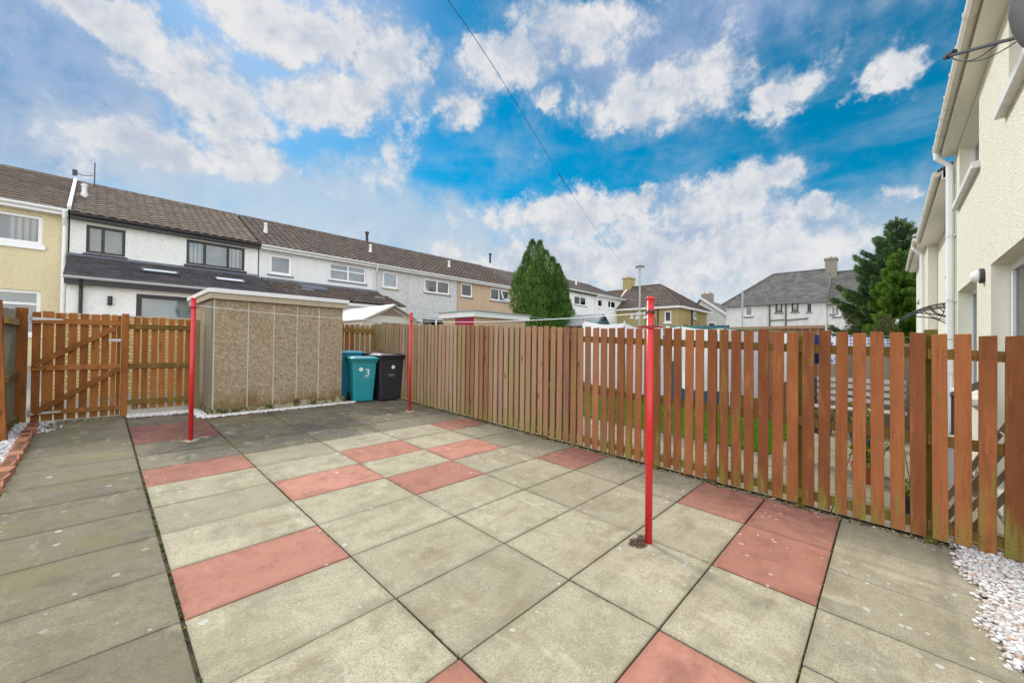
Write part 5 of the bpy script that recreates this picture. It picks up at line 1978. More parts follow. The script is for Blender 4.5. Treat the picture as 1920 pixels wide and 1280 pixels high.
    # fourth house
    t = terrace('terraced_house', 'speckled grey white terraced house with a yellow flower in its window', 10.46, 16.06, MAT['harl_speck'], MAT['tile_umber'],
                [(10.86, 11.80, 4.74, 5.66, dict(fm=W, fw=0.10, sill=MAT['beamconc'])),
                 (13.57, 15.48, 4.78, 5.62, dict(fm=W, mull=(0.5,), fw=0.09, sill=ST, blind=[(0, 1, 'v')])),
                 (13.4, 15.6, 2.0, 3.23, dict(fm=W, mull=(0.5,), fw=0.09, sill=ST, blind=[(0, 1, 'net')]))],
                trim='offwhite', vents=[(10.9, -1.6, 0.42)])
    for u, c in ((14.05, 'leaf'), (15.0, 'flower')):
        mb = MB()
        mb.tube([F.P(u, -0.13, 4.86), F.P(u + .02, -0.13, 5.1)], 0.012, 5)
        for k in range(7):
            a = k * 0.9
            mb.add([F.P(u, -0.13, 5.12), F.P(u + .12 * math.cos(a) + .02, -0.125, 5.12 + .12 * math.sin(a)), F.P(u + .12 * math.cos(a + .5), -0.125, 5.12 + .12 * math.sin(a + .5))], [(0, 1, 2)])
        mb.build('window_plant', MAT['shrub'] if c == 'leaf' else plain('yellow_petals', (0.75, 0.5, 0.02), 0.6), t)
    # fifth house
    t = terrace('terraced_house', 'tan terraced house whose far top window is tilted open', 16.10, 21.78, MAT['harl_tan'], MAT['tile_umber'],
                [(16.41, 17.40, 4.80, 5.70, dict(fm=W, fw=0.10, sill=ST, back='roomdark')),
                 (19.05, 20.98, 4.80, 5.70, dict(fm=W, mull=(0.45,), fw=0.10, sill=ST, blind=[(0, .45, 'net')]))],
                trim='offwhite', vents=[(16.6, -1.6, 0.42)])
    mb = MB()
    a, b, c, d = 20.02, 20.9, 4.90, 5.60
    for (u0_, u1_, z0_, z1_) in ((a, a + .07, 0, 1), (b - .07, b, 0, 1), (a, b, 0, .1), (a, b, .9, 1)):
        def q(u, v, e):
            return F.P(u, 0.0 + 0.28 * (1 - v) * 1.0 + e, c + (d - c) * v)
        mb.hexa([q(u0_, z0_, 0), q(u1_, z0_, 0), q(u1_, z0_, .04), q(u0_, z0_, .04), q(u0_, z1_, 0), q(u1_, z1_, 0), q(u1_, z1_, .04), q(u0_, z1_, .04)])
    mb.build('open_sash', W, t)
    terrace('terraced_house', 'narrow white house with a smooth grey roof between the tan house and the cypress', 21.82, 27.2, MAT['smooth_white'], MAT['tile_grey'],
            [(22.6, 23.8, 4.80, 5.70, dict(fm=W, fw=0.10, sill=ST, back='roomdark'))], eave=5.93, ridge=8.10, trim='offwhite', flat=True)
    # next block, a little higher up the lane
    t = terrace('terraced_house', 'pale end block of the row with a smooth grey roof, partly behind the cypress', 27.25, 32.9, MAT['smooth_white'], MAT['tile_grey'],
                [(29.3, 31.3, 5.35, 6.20, dict(fm=W, mull=(0.5,), fw=0.10, sill=ST, back='roomdark'))],
                eave=6.62, ridge=8.80, trim='black', gut='offwhite', flat=True, vents=[(31.9, -1.6, 0.42)], dp=32.75)
    t = terrace('terraced_house', 'cream white house at the far end of the row with two small white windows', 32.95, 38.3, MAT['smooth_white'], MAT['tile_grey'],
                [(33.3, 34.2, 5.45, 6.25, dict(fm=W, fw=0.12, sill=W, back='roomdark')),
                 (35.2, 36.8, 5.50, 6.30, dict(fm=W, mull=(0.4,), fw=0.12, sill=W, back='roomdark'))],
                eave=6.64, ridge=8.55, trim='offwhite', flat=True, vents=[])
    # boiler flues on the ridge line of the row
    for (nm, lab, x, z0, h) in (('roof_flue', 'dark flue pipe on the ridge above the speckled house', 11.95, 8.0, 0.75), ('roof_flue', 'dark flue pipe on the grey roof just before the cypress', 22.9, 8.6, 0.7), ('roof_flue', 'dark flue pipe on the grey roof just past the cypress', 31.0, 8.6, 0.6)):
        mb = MB()
        p = TF.P(x, -4.2, 0)
        mb.lathe([(0.085, z0), (0.085, z0 + h), (0.13, z0 + h), (0.13, z0 + h + 0.10), (0.02, z0 + h + .14)], p.x, p.y, 10)
        tag(mb.build(nm, MAT['wire'], origin=(p.x, p.y, z0)), lab, 'flue')


houses_across_lane()


# ---------------------------------------------------------------- the row on the patio side
WY = -0.85


def near_row():
    F = Frame((0, WY, 0), R(180))       # u = -x, n = +y
    def house(label, x0, x1, wy, eave, holes, wall, base=-0.1, soff=0.17, reveal='reveal', rdep=0.21, gname=True):
        G = Frame((0, wy, 0), R(180))
        t = thing('harled_house', label, 'house', ((x0 + x1) / 2, wy - 3, base))
        mb = MB()
        hs = [(-h[1], -h[0], h[2], h[3]) for h in holes]
        holed_wall(mb, G, -x1, -x0, base - 0.3, eave + 0.03, hs, rdep, m_rev=1)
        mb.quad(G.P(-x1, 0, base - .3), G.P(-x1, -7, base - .3), G.P(-x1, -7, eave), G.P(-x1, 0, eave))
        mb.quad(G.P(-x0, 0, base - .3), G.P(-x0, -7, base - .3), G.P(-x0, -7, eave), G.P(-x0, 0, eave))
        mb.quad(G.P(-x1, -7, base - .3), G.P(-x0, -7, base - .3), G.P(-x0, -7, eave), G.P(-x1, -7, eave))
        for x in (x0, x1):
            mb.add([G.P(-x, 0, eave), G.P(-x, -7, eave), G.P(-x, -3.5, eave + 2.0)], [(0, 1, 2)])
        mb.build('wall', [wall, MAT[reveal]], t)
        mb = MB()
        e0 = eave + 0.10
        mb.hexa([G.P(*q) for q in ((-x1, soff + .05, e0), (-x0, soff + .05, e0), (-x0, -3.5, eave + 2.2), (-x1, -3.5, eave + 2.2), (-x1, soff + .05, e0 + .05), (-x0, soff + .05, e0 + .05), (-x0, -3.5, eave + 2.27), (-x1, -3.5, eave + 2.27))])
        mb.hexa([G.P(*q) for q in ((-x1, -7.3, e0), (-x0, -7.3, e0), (-x0, -3.502, eave + 2.2), (-x1, -3.502, eave + 2.2), (-x1, -7.3, e0 + .05), (-x0, -7.3, e0 + .05), (-x0, -3.502, eave + 2.27), (-x1, -3.502, eave + 2.27))])
        mb.build('roof', MAT['tile_dark'], t)
        mb = MB()
        mb.fbox(G, -x1, -x0, 0.001, soff, eave - 0.02, eave)
        mb.fbox(G, -x1, -x0, soff - 0.02, soff, eave + 0.001, eave + 0.15)
        mb.build('soffit', MAT['cream_trim'], t)
        mb = MB()
        pr = [(0.001, 0.13), (0.004, 0.06), (0.035, 0.035), (0.075, 0.04), (0.10, 0.08), (0.105, 0.13)]
        mb.loft([[G.P(uu, soff + a_, eave + b_) for a_, b_ in pr] for uu in (-x1 - 0.02, -x0)])
        gt = mb.build('gutter', MAT['gutter_w'], t)
        x = x0 + 0.35
        while x < x1:
            mb = MB()
            mb.loft([[G.P(uu, soff + (a_ - 0.05) * 1.10 + 0.053, eave + (b_ - 0.08) * 1.12 + 0.08) for a_, b_ in pr] for uu in (-x - .022, -x + .022)])
            mb.build('gutter_bracket', MAT['gutter_w'], gt)
            x += 0.62
        return t, G
    # nearest house
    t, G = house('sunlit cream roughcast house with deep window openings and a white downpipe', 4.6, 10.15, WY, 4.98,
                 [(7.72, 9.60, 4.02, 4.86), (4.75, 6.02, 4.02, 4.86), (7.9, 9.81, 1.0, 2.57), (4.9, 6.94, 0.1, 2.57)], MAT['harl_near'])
    for (a, b, c, d) in ((7.72, 9.60, 4.02, 4.86), (4.75, 6.02, 4.02, 4.86), (7.9, 9.81, 1.0, 2.57)):
        window(t, G, -b + .002, -a - .002, c + .002, d - .002, -0.17, W, mull=(0.5,), fw=0.07, back='room', sill=None)
        mb = MB()
        mb.hexa([G.P(*q) for q in ((-b - .16, -0.14, c - .10), (-a + .10, -0.14, c - .10), (-a + .10, .075, c - .115), (-b - .16, .075, c - .115),
                                   (-b - .16, -0.14, c - .002), (-a + .10, -0.14, c - .002), (-a + .10, .075, c - .03), (-b - .16, .075, c - .03))])
        mb.build('window_sill', MAT['offwhite'], t, bevel=0.006)
    window(t, G, -6.938, -4.902, 0.11, 2.568, -0.17, W, mull=(0.5,), trans=(0.45,), fw=0.09, back='room', name='patio_door')
    mb = MB()
    mb.lathe([(0.001, 0), (0.088, 0.0), (0.092, 0.03), (0.078, 0.04)], 0, 0, 18)
    mb.v = [(7.36 + v[0], WY + 0.002 + v[2], 2.50 + v[1]) for v in mb.v]
    lp = mb.build('wall_lamp', MAT['darkgrey'], t)
    mb = MB()
    mb.lathe([(0.074, 0.041), (0.076, 0.06), (0.064, 0.09), (0.035, 0.11), (0.001, 0.115)], 0, 0, 18)
    mb.v = [(7.36 + v[0], WY + 0.002 + v[2], 2.50 + v[1]) for v in mb.v]
    mb.build('lamp_globe', MAT['white'], lp, smooth=True)
    mb = MB()
    mb.tube([(10.02, WY + .225, 5.03), (10.02, WY + .225, 4.93), (10.02, WY + .075, 4.76), (10.02, WY + .075, -0.05)], 0.045, 12)
    d = mb.build('downpipe', W, t)
    for z in (3.55, 2.45, 1.2):
        mb = MB()
        mb.lathe([(0.0455, z - .02), (0.052, z - .02), (0.052, z + .02), (0.0455, z + .02)], 10.02, WY + .075, 12)
        mb.box(9.95, 10.09, WY + .002, WY + .03, z - .012, z + .012)
        mb.build('pipe_clip', MAT['offwhite'], d)
    mb = MB()
    mb.tube([(10.13, WY + .012, 4.9), (10.13, WY + .012, 0.2)], 0.008, 6)
    mb.build('cable_run', MAT['net'], t)
    # set-back house
    t, G = house('narrow cream house set slightly back, with a glazed door canopy', 10.16, 16.25, WY - 0.19, 4.62,
                 [(12.0, 13.6, 3.35, 4.55), (11.5, 12.5, 0.0, 2.05)], MAT['harl_near'], soff=0.35)
    window(t, G, -13.598, -12.002, 3.352, 4.548, -0.15, W, mull=(0.5,), fw=0.07, sill=MAT['beamconc'], back='room')
    window(t, G, -12.498, -11.502, 0.0, 2.048, -0.12, W, fw=0.1, back='room', name='door')
    cn = thing('door_canopy', 'curved clear door canopy on dark scrolled brackets', 'canopy', (12.0, WY - .19, 2.2))
    mb = MB()
    prof = []
    for i in range(15):
        f_ = i / 14
        prof.append((WY - 0.17 + 0.86 * f_, 2.53 + 0.03 * math.sin(f_ * 2.2) - 0.34 * f_ ** 2.1))
    for i in range(14):
        (ya, za), (yb_, zb_) = prof[i], prof[i + 1]
        mb.hexa([(11.4, ya, za), (12.6, ya, za), (12.6, yb_, zb_), (11.4, yb_, zb_), (11.4, ya, za + .006), (12.6, ya, za + .006), (12.6, yb_, zb_ + .006), (11.4, yb_, zb_ + .006)])
    mb.build('sheet', MAT['acrylic'], cn)
    mb = MB()
    mb.tube([(11.4, prof[-1][0], prof[-1][1]), (12.6, prof[-1][0], prof[-1][1])], 0.026, 6)
    mb.build('front_bar', MAT['white'], cn)
    for x in (11.42, 12.58):
        mb = MB()
        mb.tube([(x, y, z - .015) for y, z in prof], 0.013, 6)
        mb.tube([(x, WY - .17, 2.5), (x, WY - .17, 2.1)], 0.013, 6)
        mb.tube([(x, WY - .17, 2.12), (x, WY + 0.10, 2.30), (x, WY + 0.42, 2.36)], 0.012, 6)
        mb.tube([(x, WY - .17, 2.3), (x, WY + .05, 2.36), (x, WY + .16, 2.50)], 0.009, 6)
        mb.tube([(x, WY - .17, 2.2), (x, WY + .13, 2.33), (x, WY + .26, 2.48)], 0.009, 6)
        mb.tube([(x, WY - .05, 2.52), (x, WY - .02, 2.36), (x, WY + .05, 2.24)], 0.009, 6)
        mb.build('bracket', MAT['darkgrey'], cn)
    # far house of the row
    t, G = house('far cream house of the near row, projecting in front of its neighbour', 16.26, 22.3, WY + 0.01, 4.72,
                 [(18.6, 20.4, 3.35, 4.60)], MAT['harl_near'], soff=0.20)
    window(t, G, -20.398, -18.602, 3.352, 4.598, -0.15, W, mull=(0.5,), fw=0.07, sill=MAT['beamconc'], back='room')
    mb = MB()
    mb.tube([(17.2, WY + .26, 4.78), (17.2, WY + .26, 4.70), (17.2, WY + .085, 4.5), (17.2, WY + .085, 0.0)], 0.05, 10)
    mb.build('downpipe', W, t)
    # satellite dish on the nearest house
    t = thing('satellite_dish', 'grey satellite dish with a long arm on the sunlit cream house', 'satellite dish', (4.75, WY, 4.0))
    c = Vector((3.84, -0.86, 3.68))
    ax = Vector((0.86, 0.40, 0.28)).normalized()
    e1 = ax.cross(Vector((0, 0, 1))).normalized()
    e2 = e1.cross(ax)
    mb = MB()
    rings = []
    for i in range(7):
        r_ = 0.33 * i / 6 + 0.001
        rings.append([c + (e1 * math.cos(a * 0.2618) * r_ + e2 * math.sin(a * 0.2618) * r_ * 1.08) + ax * (r_ * r_ * 0.62) for a in range(24)])
    rings2 = [[p - ax * 0.008 for p in r_] for r_ in rings[::-1]]
    mb.loft(rings + rings2)
    mb.build('dish', plain('dull_grey_dish', (0.16, 0.16, 0.16), 0.5, var=0.3), t, smooth=True)
    lnb = Vector((5.48, -0.415, 4.36))
    foot = Vector((4.25, -0.74, 3.70))
    mb = MB()
    mb.tube([foot, lnb], 0.013, 8)
    mb.build('arm', MAT['wire'], t)
    mb = MB()
    d_ = (lnb - foot).normalized()
    mb.tube([lnb - d_ * 0.03, lnb + d_ * 0.04], 0.026, 10)
    mb.tube([lnb + Vector((0, 0, 0.012)) - d_ * 0.02, lnb + Vector((0, 0, 0.012)) - d_ * 0.02 - ax * 0.07], 0.024, 10)
    mb.build('receiver', MAT['wire'], t)
    mb = MB()
    mb.tube([c - ax * 0.01, Vector((4.25, -0.74, 3.68)), Vector((4.65, WY + .005, 3.7))], 0.02, 8)
    mb.box(4.62, 4.75, WY + .001, WY + .02, 3.6, 3.98)
    mb.build('wall_bracket', MAT['darkgrey'], t)
    for s_ in (0, 1):
        mb = MB()
        pts = [lnb - d_ * 0.02]
        for i in range(1, 12):
            f_ = i / 11
            p = lnb.lerp(foot, f_) + Vector((0, 0, -0.09 * math.sin(math.pi * min(1, f_ * (1.6 - .4 * s_))) - 0.015 * s_))
            pts.append(p)
        pts.append(foot + Vector((0.05, -0.06, -0.25 - .1 * s_)))
        mb.tube(pts, 0.0045, 5)
        mb.build('cable', MAT['wire'], t)


near_row()


# ---------------------------------------------------------------- houses in the distance
def hip_house(name, label, x0, x1, y0, y1, base, eave, ridge, wall, tile, wins, hip0=True, hip1=False, trim='offwhite', chim=None):
    """two storey block with its long side facing -x; ridge runs along y"""
    t = thing(name, label, 'house', ((x0 + x1) / 2, (y0 + y1) / 2, base))
    G = Frame((x0, 0, 0), R(-90))    # u = -y, n = -x
    mb = MB()
    holed_wall(mb, G, -y1, -y0, base - 0.5, eave, [(-w_[1], -w_[0], w_[2], w_[3]) for w_ in wins], 0.10)
    mb.quad((x0, y0, base - .5), (x1, y0, base - .5), (x1, y0, eave), (x0, y0, eave))
    mb.quad((x0, y1, base - .5), (x1, y1, base - .5), (x1, y1, eave), (x0, y1, eave))
    mb.quad((x1, y0, base - .5), (x1, y1, base - .5), (x1, y1, eave), (x1, y0, eave))
    xm = (x0 + x1) / 2
    if not hip1:
        mb.add([(x0, y1, eave), (x1, y1, eave), (xm, y1, ridge - .1)], [(0, 1, 2)])
    if not hip0:
        mb.add([(x0, y0, eave), (x1, y0, eave), (xm, y0, ridge - .1)], [(0, 1, 2)])
    mb.build('wall', wall, t)
    h = (x1 - x0) / 2 * 0.85
    ra, rb = y0 + (h if hip0 else 0), y1 - (h if hip1 else 0)
    o = 0.3
    mb = MB()
    tiled(mb, G, lambda q: -(y1 + (o if hip1 else 0)) + (h + o) * q * hip1, lambda q: -(y0 - (o if hip0 else 0)) - (h + o) * q * hip0, (o, eave - .02), (-(x1 - x0) / 2, ridge), flat=True, amp=0, step=0.03, roll=0.3)
    mb.quad((x1 + o, y0 - o * hip0, eave), (x1 + o, y1 + o * hip1, eave), (xm, rb, ridge), (xm, ra, ridge), 0.4)
    if hip0:
        E = Frame((0, y0, 0), 0.0)
        tiled(mb, E, lambda q: x0 - o + (xm - x0 + o) * q, lambda q: x1 + o - (x1 + o - xm) * q, (o, eave - .02), (-h, ridge), flat=True, amp=0, step=0.03, roll=0.3)
    if hip1:
        mb.add([(x0 - o, y1 + o, eave), (x1 + o, y1 + o, eave), (xm, rb, ridge)], [(0, 1, 2)], 0.4)
    rf = mb.build('roof', tile, t, recalc=False)
    mb = MB()
    mb.tube([(xm, ra, ridge + .02), (xm, rb, ridge + .02)], 0.10, 8, c=0.5)
    if hip0:
        mb.tube([(xm, ra, ridge + .02), (x0 - o, y0 - o, eave + .02)], 0.09, 8, c=0.5)
        mb.tube([(xm, ra, ridge + .02), (x1 + o, y0 - o, eave + .02)], 0.09, 8, c=0.5)
    if hip1:
        mb.tube([(xm, rb, ridge + .02), (x0 - o, y1 + o, eave + .02)], 0.09, 8, c=0.5)
    mb.build('ridge_tiles', tile, rf)
    mb = MB()
    mb.fbox(G, -y1 - o * hip1, -y0 + o * hip0, 0.002, o + .08, eave - .20, eave - .03)
    if hip0:
        mb.box(x0 - .001, x1 + o, y0 - o - .08, y0 - .002, eave - .198, eave - .032)
    mb.build('gutter', MAT[trim], t)
    for w_ in wins:
        window(t, G, -w_[1] + .002, -w_[0] - .002, w_[2] + .002, w_[3] - .002, -0.08, MAT[w_[4]] if len(w_) > 4 else W, fw=0.11, sill=MAT['sillstone'] if trim != 'offwhite' else W, back='roomdark', mull=(0.5,) if w_[1] - w_[0] > 0.75 else (), sillh=0.13)
    if chim:
        cy, top, wd, lab = chim
        mb = MB()
        mb.box(xm - 0.55, xm + 0.55, cy - wd / 2, cy + wd / 2, ridge - 1.0, top)
        mb.box(xm - 0.62, xm + 0.62, cy - wd / 2 - .07, cy + wd / 2 + .07, top - 0.18, top - .02)
        c = mb.build('chimney', wall if wall is MAT['harl_yellow'] else MAT['chimney'], rf)
        for k in (-0.28, 0.28):
            mb = MB()
            mb.lathe([(0.11, top), (0.09, top + 0.12), (0.11, top + .14)], xm + k, cy, 10)
            mb.build('chimney_pot', MAT['beamconc'], c)
    return t


def distance():
    t = hip_house('ochre_house', 'ochre yellow roughcast house with a brown hipped roof behind the street lamp', 37.0, 45.0, 14.0, 21.0, 0.6, 5.5, 8.25, MAT['harl_yellow'], MAT['tile_umber'],
              [(14.65, 15.3, 4.0, 5.05), (17.0, 17.35, 4.55, 5.2), (17.85, 18.15, 4.55, 5.15), (18.5, 18.75, 4.6, 5.0), (14.7, 15.6, 1.9, 2.9)], hip0=True, chim=(21.0, 9.35, 0.9, ''))
    E = Frame((0, 14.0, 0), 0.0)
    window(t, E, 40.9, 41.5, 4.5, 5.2, 0.04, W, fw=0.1, back='roomdark', sill=W, sill_out=0.15)
    for x in (38.4, 41.3):
        mb = MB()
        mb.box(x, x + 0.75, 13.2, 13.998, 3.35, 3.5)
        mb.hexa([(x - .1, 13.1, 3.501), (x + .85, 13.1, 3.501), (x + .85, 13.998, 3.7), (x - .1, 13.998, 3.7), (x - .1, 13.1, 3.58), (x + .85, 13.1, 3.58), (x + .85, 13.998, 3.8), (x - .1, 13.998, 3.8)])
        mb.build('porch_hood', MAT['tile_umber'], t)
        window(t, E, x + .1, x + .7, 1.0, 3.2, 0.04, W, fw=0.1, back='roomdark', name='door')
    mb = MB()
    mb.tube([(40.4, 13.93, 5.3), (40.4, 13.93, 0.6)], 0.06, 8)
    mb.tube([(36.93, 15.9, 6.0), (36.93, 15.9, 0.6)], 0.06, 8)
    mb.build('drainpipe', MAT['wire'], t)
    hip_house('ochre_house', 'second ochre house adjoining the chimney, farther along the street', 37.6, 45.6, 21.02, 31.0, 0.6, 5.5, 8.1, MAT['harl_yellow'], MAT['tile_umber'],
              [(22.0, 22.6, 3.9, 5.0), (23.2, 23.6, 4.2, 5.0), (24.4, 25.4, 3.9, 5.0)], hip0=False)
    mb = MB()
    mb.beam((37.3, 20.95, 5.55), (41.0, 20.95, 8.35), 0.12, 0.2)
    tag(mb.build('verge_board', MAT['offwhite'], origin=(39, 21, 6)), 'white verge board rising to the chimney of the ochre house', 'verge board')
    # small grey house between
    t = thing('grey_house', 'small grey gabled house in the gap between the ochre and the long grey house', 'house', (49.5, 14.5, 0.5))
    mb = MB()
    x0, x1, y0, y1 = 47.0, 54.0, 12.7, 16.6
    mb.box(x0, x1, y0, y1, 0.0, 5.2)
    for x in (x0, x1):
        mb.add([(x, y0, 5.2), (x, y1, 5.2), (x, (y0 + y1) / 2 + .6, 7.0)], [(0, 1, 2)])
    mb.build('wall', MAT['harl_old'], t)
    mb = MB()
    ym = (y0 + y1) / 2 + .6
    for ye in (y0 - .25, y1 + .25):
        mb.hexa([(x0 - .2, ye, 5.1), (x1, ye, 5.1), (x1, ym, 7.1), (x0 - .2, ym, 7.1), (x0 - .2, ye, 5.2), (x1, ye, 5.2), (x1, ym, 7.2), (x0 - .2, ym, 7.2)])
    rf = mb.build('roof', MAT['tile_old'], t)
    mb = MB()
    mb.beam((x0 - .25, y0 - .25, 5.2), (x0 - .25, ym, 7.25), 0.1, 0.25)
    mb.build('verge', MAT['offwhite'], t)
    mb = MB()
    mb.box(47.4, 48.0, 14.2, 15.4, 6.5, 7.75)
    c = mb.build('chimney', MAT['chimney'], rf)
    for k in (14.5, 15.1):
        mb = MB()
        mb.lathe([(0.14, 7.75), (0.11, 8.0)], 47.7, k, 8)
        mb.build('chimney_pot', MAT['beamconc'], c)
    G = Frame((47.0, 0, 0), R(-90))
    window(t, G, -14.6, -13.6, 3.3, 4.55, 0.04, W, fw=0.2, back='blind', sill=W, sill_out=.15)
    # long grey harled block
    t = hip_house('grey_house', 'long grey harled house with a hipped tile roof and dark framed windows', 39.5, 46.5, 3.45, 10.6, 0.45, 5.55, 8.45, MAT['harl_old'], MAT['tile_old'],
              [(8.5, 9.15, 4.45, 5.5), (6.35, 6.85, 4.7, 5.5, 'black'), (5.25, 5.72, 4.7, 5.5, 'black'), (4.42, 4.66, 4.65, 5.25, 'black'), (6.2, 6.9, 1.9, 3.0), (5.2, 5.75, 2.0, 3.0)], hip0=False, hip1=True, trim='sillstone', chim=(3.45, 9.35, 0.75, ''))
    mb = MB()
    for y in (7.25, 6.1):
        mb.tube([(39.43, y, 5.35), (39.43, y, 0.5)], 0.055, 8)
    mb.tube([(39.43, 7.2, 4.0), (39.43, 6.2, 4.05)], 0.045, 6)
    mb.tube([(39.43, 6.05, 4.0), (39.43, 4.6, 4.10)], 0.045, 6)
    mb.build('drainpipe', plain('brown_drainpipe', (0.12, 0.10, 0.07), 0.7), t)
    t = hip_house('grey_house', 'mossy roofed grey house adjoining the chimney, beside the tall spruce', 39.7, 46.7, -5.0, 3.43, 0.4, 5.3, 8.15, MAT['harl_old'], MAT['tile_old'],
              [(2.62, 3.05, 4.2, 5.05), (0.9, 1.9, 4.3, 5.25), (3.0, 3.2, 4.4, 4.9), (0.7, 1.2, 2.0, 3.1)], hip0=False, trim='sillstone')
    # pale post in front of the grey house
    mb = MB()
    mb.tube([(30.5, 7.2, 0.2), (30.5, 7.2, 5.6)], 0.05, 8)
    tag(mb.build('metal_pole', MAT['lampgrey'], origin=(30.5, 7.2, 0.3)), 'thin pale metal pole standing in front of the long grey house', 'pole')


distance()

# ---------------------------------------------------------------- trees, lamp, overhead wire
def leaf(mb, c, d, wd, nrm=None, col=None):
    s_ = d.cross(Vector((rng.uniform(-1, 1), rng.uniform(-1, 1), rng.uniform(-1, 1))))
    if s_.length < 1e-5:
        return
    s_ = s_.normalized() * wd
    mb.add([c, c + d * 0.45 + s_, c + d, c + d * 0.45 - s_], [(0, 1, 2, 3)], rng.random() if col is None else col)


def cypress():
    bx, by = 14.55, 12.1
    b = gz(bx, by)
    t = thing('cypress_tree', 'dense dark green cypress with upswept plumes beyond the long fence', 'tree', (bx, by, b))
    mb = MB()
    mb.tube([(bx, by, b - .1), (bx + .03, by, b + 1.2), (bx, by + .05, b + 3.6)], [0.20, 0.16, 0.06], 10)
    mb.build('trunk', MAT['bark'], t)
    mb = MB()
    # view axis across: sideways direction as seen from the patio
    sx = Vector((0.69, -0.72, 0))
    dp = Vector((0.72, 0.69, 0))
    plumes = [(-.35, 0, 1.8, 6.62, .44), (.02, -.1, 1.8, 6.55, .42), (.35, .1, 1.6, 6.15, .44), (-.62, -.1, 2.2, 6.0, .42), (-.88, .1, 2.6, 5.35, .40), (-1.10, 0, 3.1, 4.8, .32),
              (.68, 0, 1.5, 5.8, .42), (.95, -.1, 1.2, 5.45, .36), (1.12, .1, 1.2, 5.1, .36), (1.30, 0, .8, 4.4, .36), (1.48, -.1, .5, 3.7, .34), (1.62, .05, .3, 3.0, .30),
              (-.2, -.6, 1.6, 5.5, .50), (.3, -.8, 1.2, 4.9, .50), (.75, -.6, 1.0, 4.5, .50), (1.1, -.6, .6, 3.7, .45), (0, -.9, 1.3, 4.0, .45), (.5, -1.0, .5, 3.4, .50), (-.6, -.5, 2.5, 4.5, .40),
              (0, .6, 1.2, 5.8, .60), (.7, .6, .8, 5.0, .60), (.3, -.5, .3, 2.9, .60), (1.0, -.8, .3, 2.7, .50), (-.2, -.2, .8, 3.3, .50), (.05, 0, .8, 4.5, .7)]
    for (s_, d_, z0, z1, r) in plumes:
        n = int(4600 * (z1 - z0) / 4 * r / 0.55)
        base = Vector((bx, by, 0)) + sx * s_ * 0.96 + dp * d_
        shade = rng.uniform(-0.22, 0.22)
        lumps = [(rng.uniform(0, 6.28), rng.uniform(0.1, 0.9), rng.uniform(0.2, 0.5)) for _ in range(14)]
        for _ in range(n):
            f_ = rng.random() ** 0.85
            z = z0 + (z1 - z0) * f_
            prof = (min(1.0, (f_ + 0.10) * 3.2)) * (1 - f_ ** 3.6) ** 0.62
            a = rng.uniform(0, 6.28)
            k = 1.0
            for la, lf, lw in lumps:
                dd = math.cos(a - la)
                if dd > 0.5 and abs(f_ - lf) < 0.07:
                    k += lw
            q = r * prof * k * (rng.random() ** 0.35)
            c = base + Vector((math.cos(a) * q, math.sin(a) * q, z))
            d = Vector((math.cos(a) * 0.45 + rng.uniform(-.25, .25), math.sin(a) * 0.45 + rng.uniform(-.25, .25), rng.uniform(0.7, 1.3))).normalized() * rng.uniform(0.09, 0.21)
            leaf(mb, c, d, rng.uniform(0.009, 0.018), col=min(1, max(0, rng.betavariate(1.6, 2.4) + shade + (0.28 if k > 1 else -0.08))))
    mb.build('crown', MAT['cypress'], t, recalc=False)


cypress()


def spruce(name, label, bx, by, h, rad, mat, nlev, dens, droop=0.25, start=0.08):
    b = gz(bx, by)
    t = thing(name, label, 'tree', (bx, by, b))
    mb = MB()
    mb.tube([(bx, by, b - .1), (bx + .05, by, b + h * .5), (bx, by, b + h * 0.98)], [0.24, 0.14, 0.02], 10)
    mb.build('trunk', MAT['bark'], t)
    mb = MB()
    wood = MB()
    for lv in range(nlev):
        f_ = start + (1 - start) * lv / nlev
        z = b + h * f_
        L0 = rad * (1 - f_) ** 0.85 + 0.15
        nb_ = 6 if f_ < 0.8 else 4
        a0 = rng.uniform(0, 6.28)
        for k in range(nb_):
            a = a0 + k * 6.283 / nb_ + rng.uniform(-.3, .3)
            L = L0 * rng.uniform(0.55, 1.2)
            di = Vector((math.cos(a), math.sin(a), 0))
            p0 = Vector((bx, by, z + rng.uniform(-.1, .1)))
            pts = []
            for i in range(6):
                g = i / 5
                pts.append(p0 + di * L * g + Vector((0, 0, -droop * L * g + 0.42 * L * g * g * (0.6 + f_ * .5))))
            wood.tube(pts, [0.035 * (1 - .8 * i / 5) for i in range(6)], 4)
            n = int(dens * L ** 1.15)
            shade = rng.uniform(-.2, .2)
            for _ in range(n):
                g = rng.random() ** 0.7
                i = min(4, int(g * 5))
                p = pts[i].lerp(pts[i + 1], g * 5 - i)
                sd_ = Vector((-di.y, di.x, 0)) * rng.choice((-1, 1))
                tw = (0.12 + 0.28 * L * (1 - g) * 0.5) * rng.random()
                c = p + sd_ * tw + di * tw * 0.5 + Vector((0, 0, rng.uniform(-.16, .09) - tw * .30))
                d = (di * rng.uniform(.3, 1) + sd_ * rng.uniform(0, 1) + Vector((0, 0, rng.uniform(-.45, .45)))).normalized() * rng.uniform(0.08, 0.20)
                leaf(mb, c, d, rng.uniform(0.010, 0.020), col=min(1, max(0, rng.betavariate(1.6, 2.6) + shade + 0.25 * (g - .5))))
    for _ in range(120):
        z = b + h * rng.uniform(0.94, 1.0)
        a = rng.uniform(0, 6.28)
        leaf(mb, Vector((bx, by, z)), Vector((math.cos(a) * .4, math.sin(a) * .4, 1)).normalized() * 0.2, 0.02)
    wood.build('branches', MAT['bark'], t)
    mb.build('crown', mat, t, recalc=False)


spruce('spruce_tree', 'tall dark spruce with a bushy pointed crown beside the far cream house', 28.4, -0.35, 8.35, 3.5, MAT['spruce'], 32, 820, 0.04)


